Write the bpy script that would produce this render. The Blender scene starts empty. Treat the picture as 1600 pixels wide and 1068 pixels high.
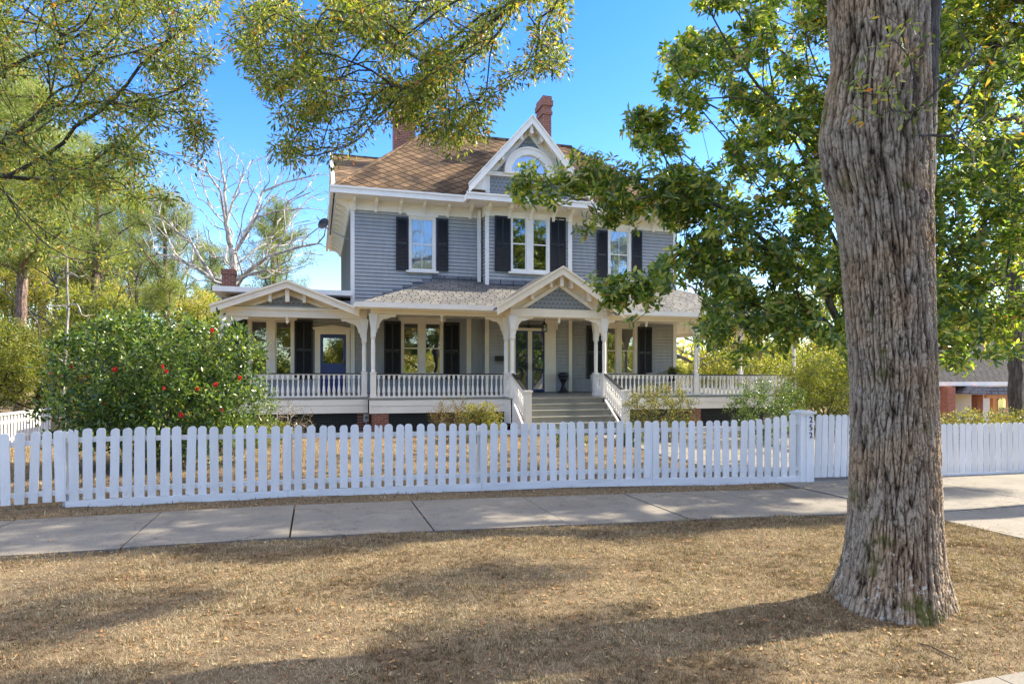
import bpy, math, random
import numpy as np
from mathutils import Vector, Matrix, noise as mnoise
R = math.radians
sc = bpy.context.scene
# ------------------------------------------------------------ camera
TH = 16.7; ST, CT = math.sin(R(TH)), math.cos(R(TH))
F, HZ, CZ = 1020.0, 589.0, 1.8
cam_d = bpy.data.cameras.new('camera'); cam = bpy.data.objects.new('camera', cam_d)
sc.collection.objects.link(cam); sc.camera = cam
cam.location = (0, 0, CZ); cam.rotation_euler = (R(90), 0, -R(TH))
cam_d.sensor_width = 36; cam_d.lens = 36 * F / 1600; cam_d.shift_y = (HZ - 534) / 1600
cam_d.clip_end = 3000; cam_d.clip_start = 0.1
# ------------------------------------------------------------ light
EL, AZ = 36.5, 87.0          # sun from the right of the house, a little behind its front
w = bpy.data.worlds.new('World'); sc.world = w; w.use_nodes = True
nt = w.node_tree; nt.nodes.clear()
out = nt.nodes.new('ShaderNodeOutputWorld'); bg = nt.nodes.new('ShaderNodeBackground')
sky = nt.nodes.new('ShaderNodeTexSky'); sky.sky_type = 'NISHITA'; sky.sun_disc = False
sky.sun_elevation = R(EL); sky.sun_rotation = R(AZ)
sky.air_density = 1.1; sky.dust_density = .3; sky.ozone_density = 2.2; sky.altitude = 100
hs = nt.nodes.new('ShaderNodeHueSaturation'); hs.inputs['Saturation'].default_value = 1.42; hs.inputs['Hue'].default_value = .519; nt.links.new(sky.outputs[0], hs.inputs['Color']); 
# bright cloud band added overhead, out of view, for whiter fill light
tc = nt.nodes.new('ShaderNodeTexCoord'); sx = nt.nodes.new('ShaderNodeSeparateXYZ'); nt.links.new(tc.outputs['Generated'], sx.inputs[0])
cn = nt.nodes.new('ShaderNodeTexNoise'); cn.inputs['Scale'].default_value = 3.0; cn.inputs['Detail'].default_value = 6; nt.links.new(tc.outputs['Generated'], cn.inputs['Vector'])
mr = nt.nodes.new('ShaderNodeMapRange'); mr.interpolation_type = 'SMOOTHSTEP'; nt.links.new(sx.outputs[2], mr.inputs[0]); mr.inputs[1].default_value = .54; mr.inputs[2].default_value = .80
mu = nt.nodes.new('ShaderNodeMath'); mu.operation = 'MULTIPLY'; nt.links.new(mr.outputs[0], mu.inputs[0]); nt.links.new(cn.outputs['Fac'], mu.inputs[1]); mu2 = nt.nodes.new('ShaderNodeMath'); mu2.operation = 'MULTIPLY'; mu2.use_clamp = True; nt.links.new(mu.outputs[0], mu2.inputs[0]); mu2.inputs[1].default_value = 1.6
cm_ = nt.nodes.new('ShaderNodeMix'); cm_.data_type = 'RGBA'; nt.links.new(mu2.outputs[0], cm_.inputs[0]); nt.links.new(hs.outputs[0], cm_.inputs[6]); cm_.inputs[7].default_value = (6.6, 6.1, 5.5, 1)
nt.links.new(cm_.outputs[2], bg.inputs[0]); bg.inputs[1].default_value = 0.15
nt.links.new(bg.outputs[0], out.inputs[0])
sl = bpy.data.lights.new('sun', 'SUN'); so = bpy.data.objects.new('sun', sl); sc.collection.objects.link(so)
sl.energy = 5.0; sl.angle = R(0.53); sl.color = (1.0, 0.88, 0.70)
sdir = Vector((math.sin(R(AZ)) * math.cos(R(EL)), math.cos(R(AZ)) * math.cos(R(EL)), math.sin(R(EL))))
so.rotation_euler = (-sdir).to_track_quat('-Z', 'Y').to_euler()
sc.view_settings.view_transform = 'Standard'; sc.view_settings.look = 'None'
sc.view_settings.gamma = 1; sc.view_settings.exposure = 1.52
# ------------------------------------------------------------ helpers
def XA(px, Y):                      # X on the plane y=Y seen at photo column px
    t = (px - 800) / F
    return Y * (ST + t * CT) / (CT - t * ST)
def ZA(px, py, Y):
    X = XA(px, Y); d = X * ST + Y * CT
    return CZ + (HZ - py) * d / F
def PD(px, py, d):                  # point at depth d along the viewing axis
    r = (px - 800) / F * d
    return Vector((d * ST + r * CT, d * CT - r * ST, CZ + (HZ - py) * d / F))
def tag(o, label, cat, group=None, kind=None):
    if label: o['label'] = label
    if cat: o['category'] = cat
    if group: o['group'] = group
    if kind: o['kind'] = kind
    return o
def thing(name, loc, label, cat, group=None, rz=0):
    o = bpy.data.objects.new(name, None); sc.collection.objects.link(o)
    o.location = loc; o.rotation_euler = (0, 0, rz); o.empty_display_size = .2
    return tag(o, label, cat, group)
def root(o):
    while o.parent: o = o.parent
    return o
def origin(parent):
    return Vector((0, 0, 0)) if parent is None else root(parent).location.copy()
class MB:
    def __init__(s): s.v = []; s.f = []
    def poly(s, pts):
        n = len(s.v); s.v += [tuple(p) for p in pts]; s.f.append(tuple(range(n, n + len(pts))))
    def box(s, x0, x1, y0, y1, z0, z1):
        n = len(s.v)
        s.v += [(x0,y0,z0),(x1,y0,z0),(x1,y1,z0),(x0,y1,z0),(x0,y0,z1),(x1,y0,z1),(x1,y1,z1),(x0,y1,z1)]
        s.f += [tuple(n + i for i in q) for q in ((0,3,2,1),(4,5,6,7),(0,1,5,4),(1,2,6,5),(2,3,7,6),(3,0,4,7))]
        return s
    def prism(s, pts, axis, a0, a1):  # polygon in the plane normal to axis; pts (u,v)
        def P(u, v, a): return (a, u, v) if axis == 'x' else ((u, a, v) if axis == 'y' else (u, v, a))
        n = len(s.v); k = len(pts)
        s.v += [P(u, v, a0) for u, v in pts] + [P(u, v, a1) for u, v in pts]
        s.f.append(tuple(n + i for i in range(k))); s.f.append(tuple(n + k + i for i in reversed(range(k))))
        for i in range(k):
            j = (i + 1) % k; s.f.append((n + j, n + i, n + k + i, n + k + j))
        return s
    def beam(s, p, q, w, h, up=(0, 0, 1)):
        p, q = Vector(p), Vector(q); d = (q - p).normalized(); sd = d.cross(Vector(up))
        if sd.length < 1e-4: sd = d.cross(Vector((0, 1, 0)))
        sd.normalize(); u = sd.cross(d)
        n = len(s.v)
        for c in (p, q):
            for a, b in ((-1,-1),(1,-1),(1,1),(-1,1)):
                s.v.append(tuple(c + sd * (a * w / 2) + u * (b * h / 2)))
        s.f += [tuple(n + i for i in qd) for qd in ((3,2,1,0),(4,5,6,7),(0,1,5,4),(1,2,6,5),(2,3,7,6),(3,0,4,7))]
        return s
    def tube(s, pts, rad, k=6, cap=True):
        pts = [Vector(p) for p in pts]; n0 = len(s.v); m = len(pts); ref = None
        for i, p in enumerate(pts):
            d = (pts[min(i + 1, m - 1)] - pts[max(i - 1, 0)])
            if d.length < 1e-6: d = Vector((0, 0, 1))
            d.normalize()
            if ref is None: ref = d.orthogonal().normalized()
            ref = (ref - d * ref.dot(d));
            if ref.length < 1e-5: ref = d.orthogonal()
            ref.normalize(); b = d.cross(ref); r = rad[i] if hasattr(rad, '__len__') else rad
            for j in range(k):
                a = 2 * math.pi * j / k; s.v.append(tuple(p + (ref * math.cos(a) + b * math.sin(a)) * r))
        for i in range(m - 1):
            for j in range(k):
                a = n0 + i * k + j; b2 = n0 + i * k + (j + 1) % k
                s.f.append((a, b2, b2 + k, a + k))
        if cap:
            s.f.append(tuple(n0 + j for j in reversed(range(k)))); s.f.append(tuple(n0 + (m - 1) * k + j for j in range(k)))
        return s
    def lathe(s, prof, x, y, k=10):    # prof: (r,z)
        n0 = len(s.v); m = len(prof)
        for r, z in prof:
            for j in range(k):
                a = 2 * math.pi * j / k; s.v.append((x + r * math.cos(a), y + r * math.sin(a), z))
        for i in range(m - 1):
            for j in range(k):
                a = n0 + i * k + j; b = n0 + i * k + (j + 1) % k; s.f.append((a, b, b + k, a + k))
        s.f.append(tuple(n0 + j for j in reversed(range(k)))); s.f.append(tuple(n0 + (m - 1) * k + j for j in range(k)))
        return s
    def mesh(s, name, mat, off=Vector((0, 0, 0)), smooth=False, uv=True):
        me = bpy.data.meshes.new(name)
        ox, oy, oz = off
        me.from_pydata([(a - ox, b - oy, c - oz) for a, b, c in s.v], [], s.f)
        if mat: me.materials.append(mat)
        if uv:
            L = me.uv_layers.new(name='UVMap')
            for p in me.polygons:
                n = p.normal
                if abs(n.z) > .999: u = Vector((1, 0, 0)); v = Vector((0, 1, 0))
                else:
                    u = Vector((-n.y, n.x, 0)).normalized(); v = n.cross(u)
                for li in p.loop_indices:
                    c = Vector(s.v[me.loops[li].vertex_index]); L.data[li].uv = (c.dot(u), c.dot(v))
        if smooth: me.polygons.foreach_set('use_smooth', [True] * len(me.polygons))
        me.update(); return me
    def build(s, name, mat, parent=None, smooth=False, uv=True):
        me = s.mesh(name, mat, origin(parent), smooth, uv)
        o = bpy.data.objects.new(name, me); sc.collection.objects.link(o)
        if parent: o.parent = parent
        return o
def put(name, me, parent, loc, rz=0):
    o = bpy.data.objects.new(name, me); sc.collection.objects.link(o); o.parent = parent
    o.location = Vector(loc) - origin(parent); o.rotation_euler = (0, 0, rz); return o
def npmesh(name, V, faces_n, k, mat, smooth=False):   # V (n,3); faces of k verts, faces_n (m,k)
    me = bpy.data.meshes.new(name); V = np.ascontiguousarray(V, dtype=np.float32); Fc = np.ascontiguousarray(faces_n, dtype=np.int32)
    me.vertices.add(len(V)); me.vertices.foreach_set('co', V.ravel())
    me.loops.add(Fc.size); me.loops.foreach_set('vertex_index', Fc.ravel())
    me.polygons.add(len(Fc)); me.polygons.foreach_set('loop_start', np.arange(0, Fc.size, k, dtype=np.int32))
    me.materials.append(mat); me.update(calc_edges=True)
    if smooth: me.polygons.foreach_set('use_smooth', np.ones(len(Fc), dtype=bool))
    me.validate(); return me
# ------------------------------------------------------------ materials
class NT:
    def __init__(s, name):
        s.m = bpy.data.materials.new(name); s.m.use_nodes = True; s.t = s.m.node_tree
        s.b = s.t.nodes['Principled BSDF']; s.o = s.t.nodes['Material Output']
    def n(s, typ, **kw):
        nd = s.t.nodes.new(typ)
        for k, v in kw.items():
            if k.startswith('i_'): nd.inputs[k[2:].replace('_', ' ')].default_value = v
            else: setattr(nd, k, v)
        return nd
    def l(s, a, b): s.t.links.new(a, b)
    def math(s, op, a, b=None, c=None):
        nd = s.n('ShaderNodeMath', operation=op)
        for i, x in enumerate((a, b, c)):
            if x is None: continue
            if isinstance(x, (int, float)): nd.inputs[i].default_value = x
            else: s.l(x, nd.inputs[i])
        return nd.outputs[0]
    def noise(s, vec, scale, detail=4, rough=.55):
        nd = s.n('ShaderNodeTexNoise'); nd.inputs['Scale'].default_value = scale
        nd.inputs['Detail'].default_value = detail; nd.inputs['Roughness'].default_value = rough
        if vec is not None: s.l(vec, nd.inputs['Vector'])
        return nd.outputs['Fac']
    def ramp(s, fac, stops):
        nd = s.n('ShaderNodeValToRGB'); cr = nd.color_ramp
        while len(cr.elements) < len(stops): cr.elements.new(.5)
        for e, (p, c) in zip(cr.elements, stops): e.position = p; e.color = (c[0], c[1], c[2], 1)
        s.l(fac, nd.inputs[0]); return nd.outputs[0]
    def mix(s, fac, a, b, blend='MIX'):
        nd = s.n('ShaderNodeMix', data_type='RGBA', blend_type=blend)
        if isinstance(fac, (int, float)): nd.inputs[0].default_value = fac
        else: s.l(fac, nd.inputs[0])
        for i, x in ((6, a), (7, b)):
            if isinstance(x, (tuple, list)): nd.inputs[i].default_value = (x[0], x[1], x[2], 1)
            else: s.l(x, nd.inputs[i])
        return nd.outputs[2]
    def coord(s, which='Object'): return s.n('ShaderNodeTexCoord').outputs[which]
    def mapping(s, vec, scale):
        nd = s.n('ShaderNodeMapping'); nd.inputs['Scale'].default_value = scale; s.l(vec, nd.inputs[0]); return nd.outputs[0]
    def bump(s, h, st=.3, dist=.02):
        nd = s.n('ShaderNodeBump'); nd.inputs['Strength'].default_value = st; nd.inputs['Distance'].default_value = dist
        s.l(h, nd.inputs['Height']); s.l(nd.outputs[0], s.b.inputs['Normal']); return nd
    def col(s, c):
        if isinstance(c, (tuple, list)): s.b.inputs['Base Color'].default_value = (c[0], c[1], c[2], 1)
        else: s.l(c, s.b.inputs['Base Color'])
    def rough(s, r):
        if isinstance(r, (int, float)): s.b.inputs['Roughness'].default_value = r
        else: s.l(r, s.b.inputs['Roughness'])
def paint(name, c, var=.12, rough=.55, dirt=None, sc1=3.0, bump=.15, stretch=(1, 1, 1)):
    t = NT(name); co = t.coord(); a = t.noise(t.mapping(co, stretch), sc1, 5, .65)
    lo = tuple(x * (1 - var) for x in c); hi = tuple(min(1, x * (1 + var * .6)) for x in c)
    col = t.ramp(a, [(.3, lo), (.7, hi)])
    if dirt:
        d = t.noise(co, sc1 * 6, 6, .75)
        f = t.ramp(d, [(.62, (0, 0, 0)), (.72, (1, 1, 1))]); col = t.mix(f, col, dirt)
    t.col(col); t.rough(rough)
    if bump: t.bump(t.noise(t.mapping(co, stretch), 40, 4), bump, .005)
    return t.m
M = {}
M['siding'] = paint('blue grey clapboard paint', (.37, .37, .355), .13, .6, sc1=2.2, stretch=(3, 3, .6), dirt=(.27, .27, .26))
M['siding_warm'] = M['siding']
M['scale'] = None
M['white'] = paint('white trim paint', (.83, .79, .71), .07, .45, sc1=2)
M['cream'] = paint('cream trim paint', (.84, .75, .59), .07, .5, sc1=2)
M['fence'] = paint('weathered white fence paint', (.84, .82, .77), .10, .6, dirt=(.42, .40, .34), sc1=2.5, stretch=(1, 1, .5))
M['black'] = paint('black shutter paint', (.011, .012, .014), .2, .45)
M['iron'] = paint('black cast iron', (.015, .015, .016), .2, .4)
M['navy'] = paint('navy blue door paint', (.035, .06, .20), .1, .35)
M['deck'] = paint('grey porch floor paint', (.24, .24, .21), .12, .5)
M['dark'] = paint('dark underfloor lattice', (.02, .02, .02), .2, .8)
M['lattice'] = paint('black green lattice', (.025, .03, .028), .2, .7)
M['interior'] = paint('room plaster', (.22, .18, .13), .1, .9)
M['curtain'] = paint('white sheer curtain', (.86, .85, .86), .04, .9, stretch=(14, 14, .3))
M['orangewood'] = paint('orange stained timber', (.55, .22, .05), .15, .5)
M['wicker'] = paint('pale wicker', (.6, .57, .5), .2, .8, sc1=30)
M['metalgrey'] = paint('grey metal', (.35, .36, .38), .1, .4)
def glass():
    t = NT('window glass'); t.b.inputs['Base Color'].default_value = (.03, .04, .05, 1); t.rough(.03)
    tr = t.n('ShaderNodeBsdfTransparent'); tr.inputs[0].default_value = (.8, .85, .87, 1)
    gl = t.n('ShaderNodeBsdfGlossy'); gl.inputs['Roughness'].default_value = .015; gl.inputs[0].default_value = (.9, .95, 1, 1)
    bm = t.n('ShaderNodeBump'); bm.inputs['Strength'].default_value = .04; bm.inputs['Distance'].default_value = .05
    t.l(t.noise(t.coord(), 1.6, 1), bm.inputs['Height']); t.l(bm.outputs[0], gl.inputs['Normal'])
    fr = t.n('ShaderNodeFresnel'); fr.inputs[0].default_value = 1.5
    f2 = t.math('MULTIPLY_ADD', fr.outputs[0], 1.5, .22)
    mx = t.n('ShaderNodeMixShader'); t.l(f2, mx.inputs[0]); t.l(tr.outputs[0], mx.inputs[1]); t.l(gl.outputs[0], mx.inputs[2])
    t.l(mx.outputs[0], t.o.inputs[0]); return t.m
M['glass'] = glass()
def scale_mat():
    t = NT('blue grey scalloped shingle'); uv = t.coord('UV'); sp = t.n('ShaderNodeSeparateXYZ'); t.l(uv, sp.inputs[0])
    v = t.math('DIVIDE', sp.outputs[1], .14); row = t.math('FLOOR', v); fv = t.math('FRACT', v)
    u = t.math('FRACT', t.math('MULTIPLY_ADD', row, .5, t.math('DIVIDE', sp.outputs[0], .15)))
    uu = t.math('ABSOLUTE', t.math('SUBTRACT', u, .5)); cv = t.math('MULTIPLY', t.math('POWER', uu, 2), 2.2)
    e = t.math('SUBTRACT', fv, cv); f = t.ramp(e, [(.0, (.13, .14, .15)), (.12, (.23, .25, .26))])
    t.col(f); t.rough(.6); t.bump(e, .5, .02); return t.m
M['scale'] = scale_mat()
def brick(name, c1, c2, mortar=(.35, .32, .28), s=1.0):
    t = NT(name); uv = t.coord('UV'); b = t.n('ShaderNodeTexBrick'); t.l(uv, b.inputs['Vector'])
    b.inputs['Color1'].default_value = (*c1, 1); b.inputs['Color2'].default_value = (*c2, 1); b.inputs['Mortar'].default_value = (*mortar, 1)
    b.inputs['Scale'].default_value = 1; b.inputs['Mortar Size'].default_value = .009 * s; b.inputs['Brick Width'].default_value = .21 * s; b.inputs['Row Height'].default_value = .075 * s
    nz = t.noise(t.coord(), 9, 5, .7); col = t.mix(.45, b.outputs[0], t.ramp(nz, [(.3, (.1, .05, .04)), (.7, (.5, .25, .17))]), 'OVERLAY')
    t.col(col); t.rough(.85); t.bump(t.math('SUBTRACT', nz, b.outputs['Fac']), .4, .02); return t.m
M['brick'] = brick('red brown brick', (.22, .075, .045), (.33, .12, .07))
M['brickorange'] = brick('orange brick', (.5, .17, .07), (.36, .10, .04))
def shingle(name, c1, c2, dark, w_, h_, diamond=False):
    t = NT(name); uv = t.coord('UV'); sp = t.n('ShaderNodeSeparateXYZ'); t.l(uv, sp.inputs[0]); co = t.coord()
    if diamond:
        a = t.math('DIVIDE', t.math('MULTIPLY_ADD', sp.outputs[0], .75, sp.outputs[1]), w_)
        b = t.math('DIVIDE', t.math('MULTIPLY_ADD', sp.outputs[0], -.75, sp.outputs[1]), w_)
        fa, fb = t.math('FRACT', a), t.math('FRACT', b)
        cb = t.n('ShaderNodeCombineXYZ'); t.l(t.math('FLOOR', a), cb.inputs[0]); t.l(t.math('FLOOR', b), cb.inputs[1])
        mn = t.math('MINIMUM', fa, fb); hgt = t.math('ADD', fa, fb); edge = t.ramp(mn, [(.06, (0, 0, 0)), (.15, (1, 1, 1))])
    else:
        v = t.math('DIVIDE', sp.outputs[1], h_); row = t.math('FLOOR', v); fv = t.math('FRACT', v)
        u = t.math('ADD', t.math('DIVIDE', sp.outputs[0], w_), t.math('MULTIPLY', t.math('SINE', t.math('MULTIPLY', row, 12.9)), 7.3))
        cb = t.n('ShaderNodeCombineXYZ'); t.l(t.math('FLOOR', u), cb.inputs[0]); t.l(row, cb.inputs[1])
        mn = t.math('MINIMUM', fv, t.math('MULTIPLY', t.math('FRACT', u), 2.0)); edge = t.ramp(mn, [(.05, (0, 0, 0)), (.2, (1, 1, 1))]); hgt = t.math('SUBTRACT', 1, fv)
    wn = t.n('ShaderNodeTexWhiteNoise', noise_dimensions='3D'); t.l(cb.outputs[0], wn.inputs['Vector'])
    base = t.mix(wn.outputs[0], c1, c2)
    st = t.noise(co, .8, 6, .7); base = t.mix(t.ramp(st, [(.42, (0, 0, 0)), (.62, (.85, .85, .85))]), base, dark)
    fine = t.noise(co, 30, 3, .7); base = t.mix(.35, base, t.ramp(fine, [(.3, (.2, .2, .2)), (.7, (.8, .8, .8))]), 'OVERLAY')
    t.col(t.mix(t.math('MULTIPLY', t.math('SUBTRACT', 1, edge), .95), base, tuple(x * .25 for x in c1))); t.rough(.9); t.b.inputs['Specular IOR Level'].default_value = .12
    t.bump(t.math('ADD', edge, hgt), .7, .04); return t.m
M['slate'] = shingle('rust brown diamond roof tiles', (.12, .078, .046), (.235, .155, .09), (.045, .036, .03), .38, .3, True)
M['asphalt'] = shingle('grey brown asphalt shingle', (.11, .11, .105), (.22, .215, .195), (.11, .11, .11), .3, .14)
M['asphalt_grey'] = shingle('grey asphalt shingle', (.16, .17, .19), (.22, .23, .25), (.12, .12, .13), .5, .2)
M['asphalt_dark'] = shingle('dark neighbour shingle', (.03, .03, .035), (.05, .05, .055), (.03, .03, .03), .5, .2)
M['tin'] = paint('weathered tin roof', (.16, .19, .19), .4, .6, dirt=(.3, .2, .12), sc1=2)

def fence_mat():
    t = NT('weathered white picket paint'); co = t.coord(); oi = t.n('ShaderNodeObjectInfo'); sp = t.n('ShaderNodeSeparateXYZ'); t.l(co, sp.inputs[0])
    v = t.n('ShaderNodeVectorMath', operation='ADD'); t.l(co, v.inputs[0]); cb = t.n('ShaderNodeCombineXYZ'); t.l(t.math('MULTIPLY', oi.outputs['Random'], 50.0), cb.inputs[0]); t.l(cb.outputs[0], v.inputs[1])
    a = t.noise(t.mapping(v.outputs[0], (3, 3, 1)), 1.5, 5, .65); col = t.ramp(a, [(.3, (.80, .785, .74)), (.7, (.91, .895, .85))])
    tone = t.ramp(oi.outputs['Random'], [(0, (.86, .86, .85)), (1, (1, 1, 1))]); col = t.mix(1, col, tone, 'MULTIPLY')
    low = t.n('ShaderNodeMapRange'); t.l(sp.outputs[2], low.inputs[0]); low.inputs[1].default_value = .0; low.inputs[2].default_value = .25; low.inputs[3].default_value = .09; low.inputs[4].default_value = 0
    gr = t.noise(t.mapping(v.outputs[0], (60, 60, 5)), 1, 4, .7); d = t.math('ADD', t.noise(v.outputs[0], 22, 6, .75), low.outputs[0])
    col = t.mix(t.ramp(d, [(.60, (0, 0, 0)), (.78, (.6, .6, .6))]), col, (.45, .42, .35)); col = t.mix(t.ramp(gr, [(.60, (0, 0, 0)), (.75, (.35, .35, .35))]), col, (.5, .48, .43))
    t.col(col); t.rough(.6); t.bump(gr, .25, .004); return t.m
M['fence'] = fence_mat()

M['baseboard'] = paint('dirty white base board', (.80, .79, .75), .14, .65, dirt=(.6, .57, .5), sc1=1.4, stretch=(1, 1, 6))
# ============================================================ THE HOUSE
YW, YB, YP, YQ, YL = 23.8, 23.3, 21.0, 20.3, 21.5     # main wall, bay, porch posts, portico posts, left porch posts
XL, XR = XA(549, YW), XA(1055.5, YW); XB0, XB1 = XA(759, YB), XA(892, YB)
DK = 1.25                                            # deck at the wall
def deckz(y): return DK - (YW - y) * .035
house = thing('victorian_house', (7.6, YW, 0), 'two storey blue grey clapboard house with white trim and a wraparound porch', 'house')
H = house
def clap(name, mat, axis, c, a0, a1, z0, z1, sgn, holes=(), step=.13):
    """lap siding on plane axis=c from a0 to a1; sgn: which way it faces; holes (a0,a1,z0,z1)"""
    m = MB(); k = int(math.ceil((z1 - z0) / step)); fl = []
    for i in range(k):
        b, t = z0 + i * step, min(z0 + (i + 1) * step, z1); iv = [(a0, a1)]
        for h0, h1, g0, g1 in holes:
            if g1 > b + .01 and g0 < t - .01:
                nv = []
                for p, q in iv:
                    if h1 <= p or h0 >= q: nv.append((p, q)); continue
                    if h0 > p: nv.append((p, h0))
                    if h1 < q: nv.append((h1, q))
                iv = nv
        for p, q in iv:
            o = c + sgn * .034; n_ = c + sgn * .008; g_ = c - sgn * .02; t2 = t - .013 if t < z1 - .01 else t
            def P(a, off, z): return (a, off, z) if axis == 'y' else (off, a, z)
            m.poly([P(p, o, b), P(q, o, b), P(q, n_, t2), P(p, n_, t2)] if (sgn < 0) == (axis == 'y') else [P(q, o, b), P(p, o, b), P(p, n_, t2), P(q, n_, t2)])
            m.poly([P(p, g_, b), P(q, g_, b), P(q, o, b), P(p, o, b)]); m.poly([P(p, g_, t2 - .004), P(q, g_, t2 - .004), P(q, g_, t), P(p, g_, t)]); m.poly([P(p, g_, t2 - .004), P(q, g_, t2 - .004), P(q, n_, t2), P(p, n_, t2)])
    return m.build(name, mat, H)
# ---- window and shutter builders
def shutter_mesh(w_, h_):
    m = MB(); s = .055; m.box(-w_/2, -w_/2 + s, -.02, .02, 0, h_); m.box(w_/2 - s, w_/2, -.02, .02, 0, h_)
    mid = w_ > .55
    if mid: m.box(-.025, .025, -.019, .019, 0, h_)
    for z0, z1 in ((0, .09), (h_ * .47, h_ * .47 + .07), (h_ - .07, h_)): m.box(-w_/2 + s, w_/2 - s, -.018, .018, z0, z1)
    n = int(h_ / .055)
    for i in range(n):
        z = .1 + (h_ - .18) * i / n
        if abs(z - h_ * .47 - .02) < .05: continue
        m.poly([(-w_/2 + s, -.014, z), (w_/2 - s, -.014, z), (w_/2 - s, .012, z + .05), (-w_/2 + s, .012, z + .05)])
        m.poly([(-w_/2 + s, -.014, z - .008), (w_/2 - s, -.014, z - .008), (w_/2 - s, -.014, z), (-w_/2 + s, -.014, z)])
    return m.mesh('shutter', M['black'])
def shutter(x0, x1, z0, z1, Y, tilt=0):
    me = shutter_mesh(x1 - x0, z1 - z0)
    m2 = put('shutter', me, H, ((x0 + x1) / 2, Y - .065, z0), R(tilt)); return m2
def window(x0, x1, z0, z1, Y, glasses, mat, crown=True, grid=False, curtain=True, sill=True, midz=None, head=.16):
    """x0..x1,z0..z1 outside of the casing; glasses list of (gx0,gx1,gz0,gz1)"""
    m = MB(); xs = sorted(glasses); gz0, gz1 = xs[0][2], xs[0][3]; s = .045
    edges = [x0] + [v for g in xs for v in (g[0] - s, g[1] + s)] + [x1]
    for i in range(0, len(edges), 2): m.box(edges[i], edges[i + 1], Y - .055, Y + .03, z0, z1)
    for g in xs:
        m.box(g[0] - s, g[1] + s, Y - .053, Y + .03, g[3] + s, z1)
        if g[2] - s > z0 + .01: m.box(g[0] - s, g[1] + s, Y - .053, Y + .03, z0, g[2] - s)
    if crown:
        c = (x0 + x1) / 2; e = .07
        m.prism([(x0 - e, z1), (x1 + e, z1), (x1 + e + .03, z1 + head * .55), (x1 - .1, z1 + head * .7), (c, z1 + head), (x0 + .1, z1 + head * .7), (x0 - e - .03, z1 + head * .55)], 'y', Y - .1, Y + .0)
    wo = m.build('window', mat, H)
    if sill: MB().box(x0 - .1, x1 + .1, Y - .13, Y + .0, z0 - .07, z0 - .001).build('sill', mat, wo)
    for g in xs:
        gx0, gx1, a, b = g; q = MB(); mz = midz or (a + b) / 2; y0, y1 = Y - .01, Y + .025
        q.box(gx0 - s, gx0, y0, y1, a - s, b + s); q.box(gx1, gx1 + s, y0, y1, a - s, b + s)
        q.box(gx0, gx1, y0, y1, a - s, a); q.box(gx0, gx1, y0, y1, b, b + s); q.box(gx0, gx1, y0 - .01, y1, mz - .022, mz + .022)
        if grid: q.box((gx0 + gx1) / 2 - .01, (gx0 + gx1) / 2 + .01, y0 + .004, y1, a, mz - .022); q.box((gx0 + gx1) / 2 - .01, (gx0 + gx1) / 2 + .01, y0 + .004, y1, mz + .022, b)
        q.build('sash', mat, wo)
        p = MB(); p.poly([(gx0, Y + .008, a), (gx1, Y + .008, a), (gx1, Y + .008, b), (gx0, Y + .008, b)]); p.build('pane', M['glass'], wo)
        if curtain:
            cm = MB(); yy = Y + .045; n = 16
            for i in range(n):
                xa = gx0 - .03 + (gx1 - gx0 + .06) * i / n; xb = gx0 - .03 + (gx1 - gx0 + .06) * (i + 1) / n
                da, db = .02 * math.sin(i * 2.4), .02 * math.sin((i + 1) * 2.4)
                cm.poly([(xa, yy + da, a - .05), (xb, yy + db, a - .05), (xb, yy + db, b + .05), (xa, yy + da, b + .05)])
            cm.build('curtain', M['curtain'], wo)
    return wo
holes_main, holes_bay = [], []
WCURT = {}
def wpx(Y, o, gl, mat, holes, **kw):       # outer (px0,px1,py0,py1), glass list same
    cx = (o[0] + o[1]) / 2
    f = lambda q: (XA(q[0], Y), XA(q[1], Y), ZA(cx, q[3], Y), ZA(cx, q[2], Y))
    x0, x1, z0, z1 = f(o); holes.append((x0 + .05, x1 - .05, z0 + .05, z1 - .05))
    gg = [f(g) for g in gl]
    return window(x0, x1, z0, z1, Y, gg, mat, **kw)
def spx(Y, o, tilt=0):
    cx = (o[0] + o[1]) / 2; return shutter(XA(o[0], Y), XA(o[1], Y), ZA(cx, o[3], Y), ZA(cx, o[2], Y), Y, tilt)
# upper storey
wpx(YW, (638.5, 680.5, 339, 423.5), [(643.5, 675, 344, 420)], M['white'], holes_main, grid=True)
spx(YW, (618.5, 637.4, 340, 422)); spx(YW, (682, 700, 342, 423.5))
wpx(YB, (797.6, 858.4, 338.5, 426), [(801.5, 820.5, 343, 421), (833.5, 853, 343, 421)], M['white'], holes_bay, curtain=False)
spx(YB, (772.5, 797, 338, 424)); spx(YB, (859, 883, 340, 425))
wpx(YW, (949, 985.5, 357, 438), [(954, 980, 362, 434)], M['white'], holes_main, grid=True)
spx(YW, (931.7, 948.5, 360, 438)); spx(YW, (986, 1002, 361, 439))
# lower storey
zb = 586
wpx(YW, (387, 460, 500, 590), [(394, 416, 503, 583), (432, 454, 503, 583)], M['cream'], holes_main, curtain=False, head=.17)
spx(YW, (357.5, 386.5, 499, 592)); spx(YW, (460.5, 488.8, 500, 592))
wpx(YW, (626.5, 692.3, 502, 586), [(631.5, 652.5, 506, 582), (665.5, 687, 506, 582)], M['cream'], holes_main, curtain=False, head=.2)
spx(YW, (600, 626, 502, 592)); spx(YW, (692.8, 717.5, 504, 592))
wpx(YW, (944, 995, 509, 588), [(949, 960.5, 513.5, 582), (971.6, 988.7, 513.5, 582)], M['cream'], holes_main, curtain=False, head=.2)
spx(YW, (916, 943.4, 509, 591)); spx(YW, (995.7, 1017.5, 511, 590))
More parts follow.
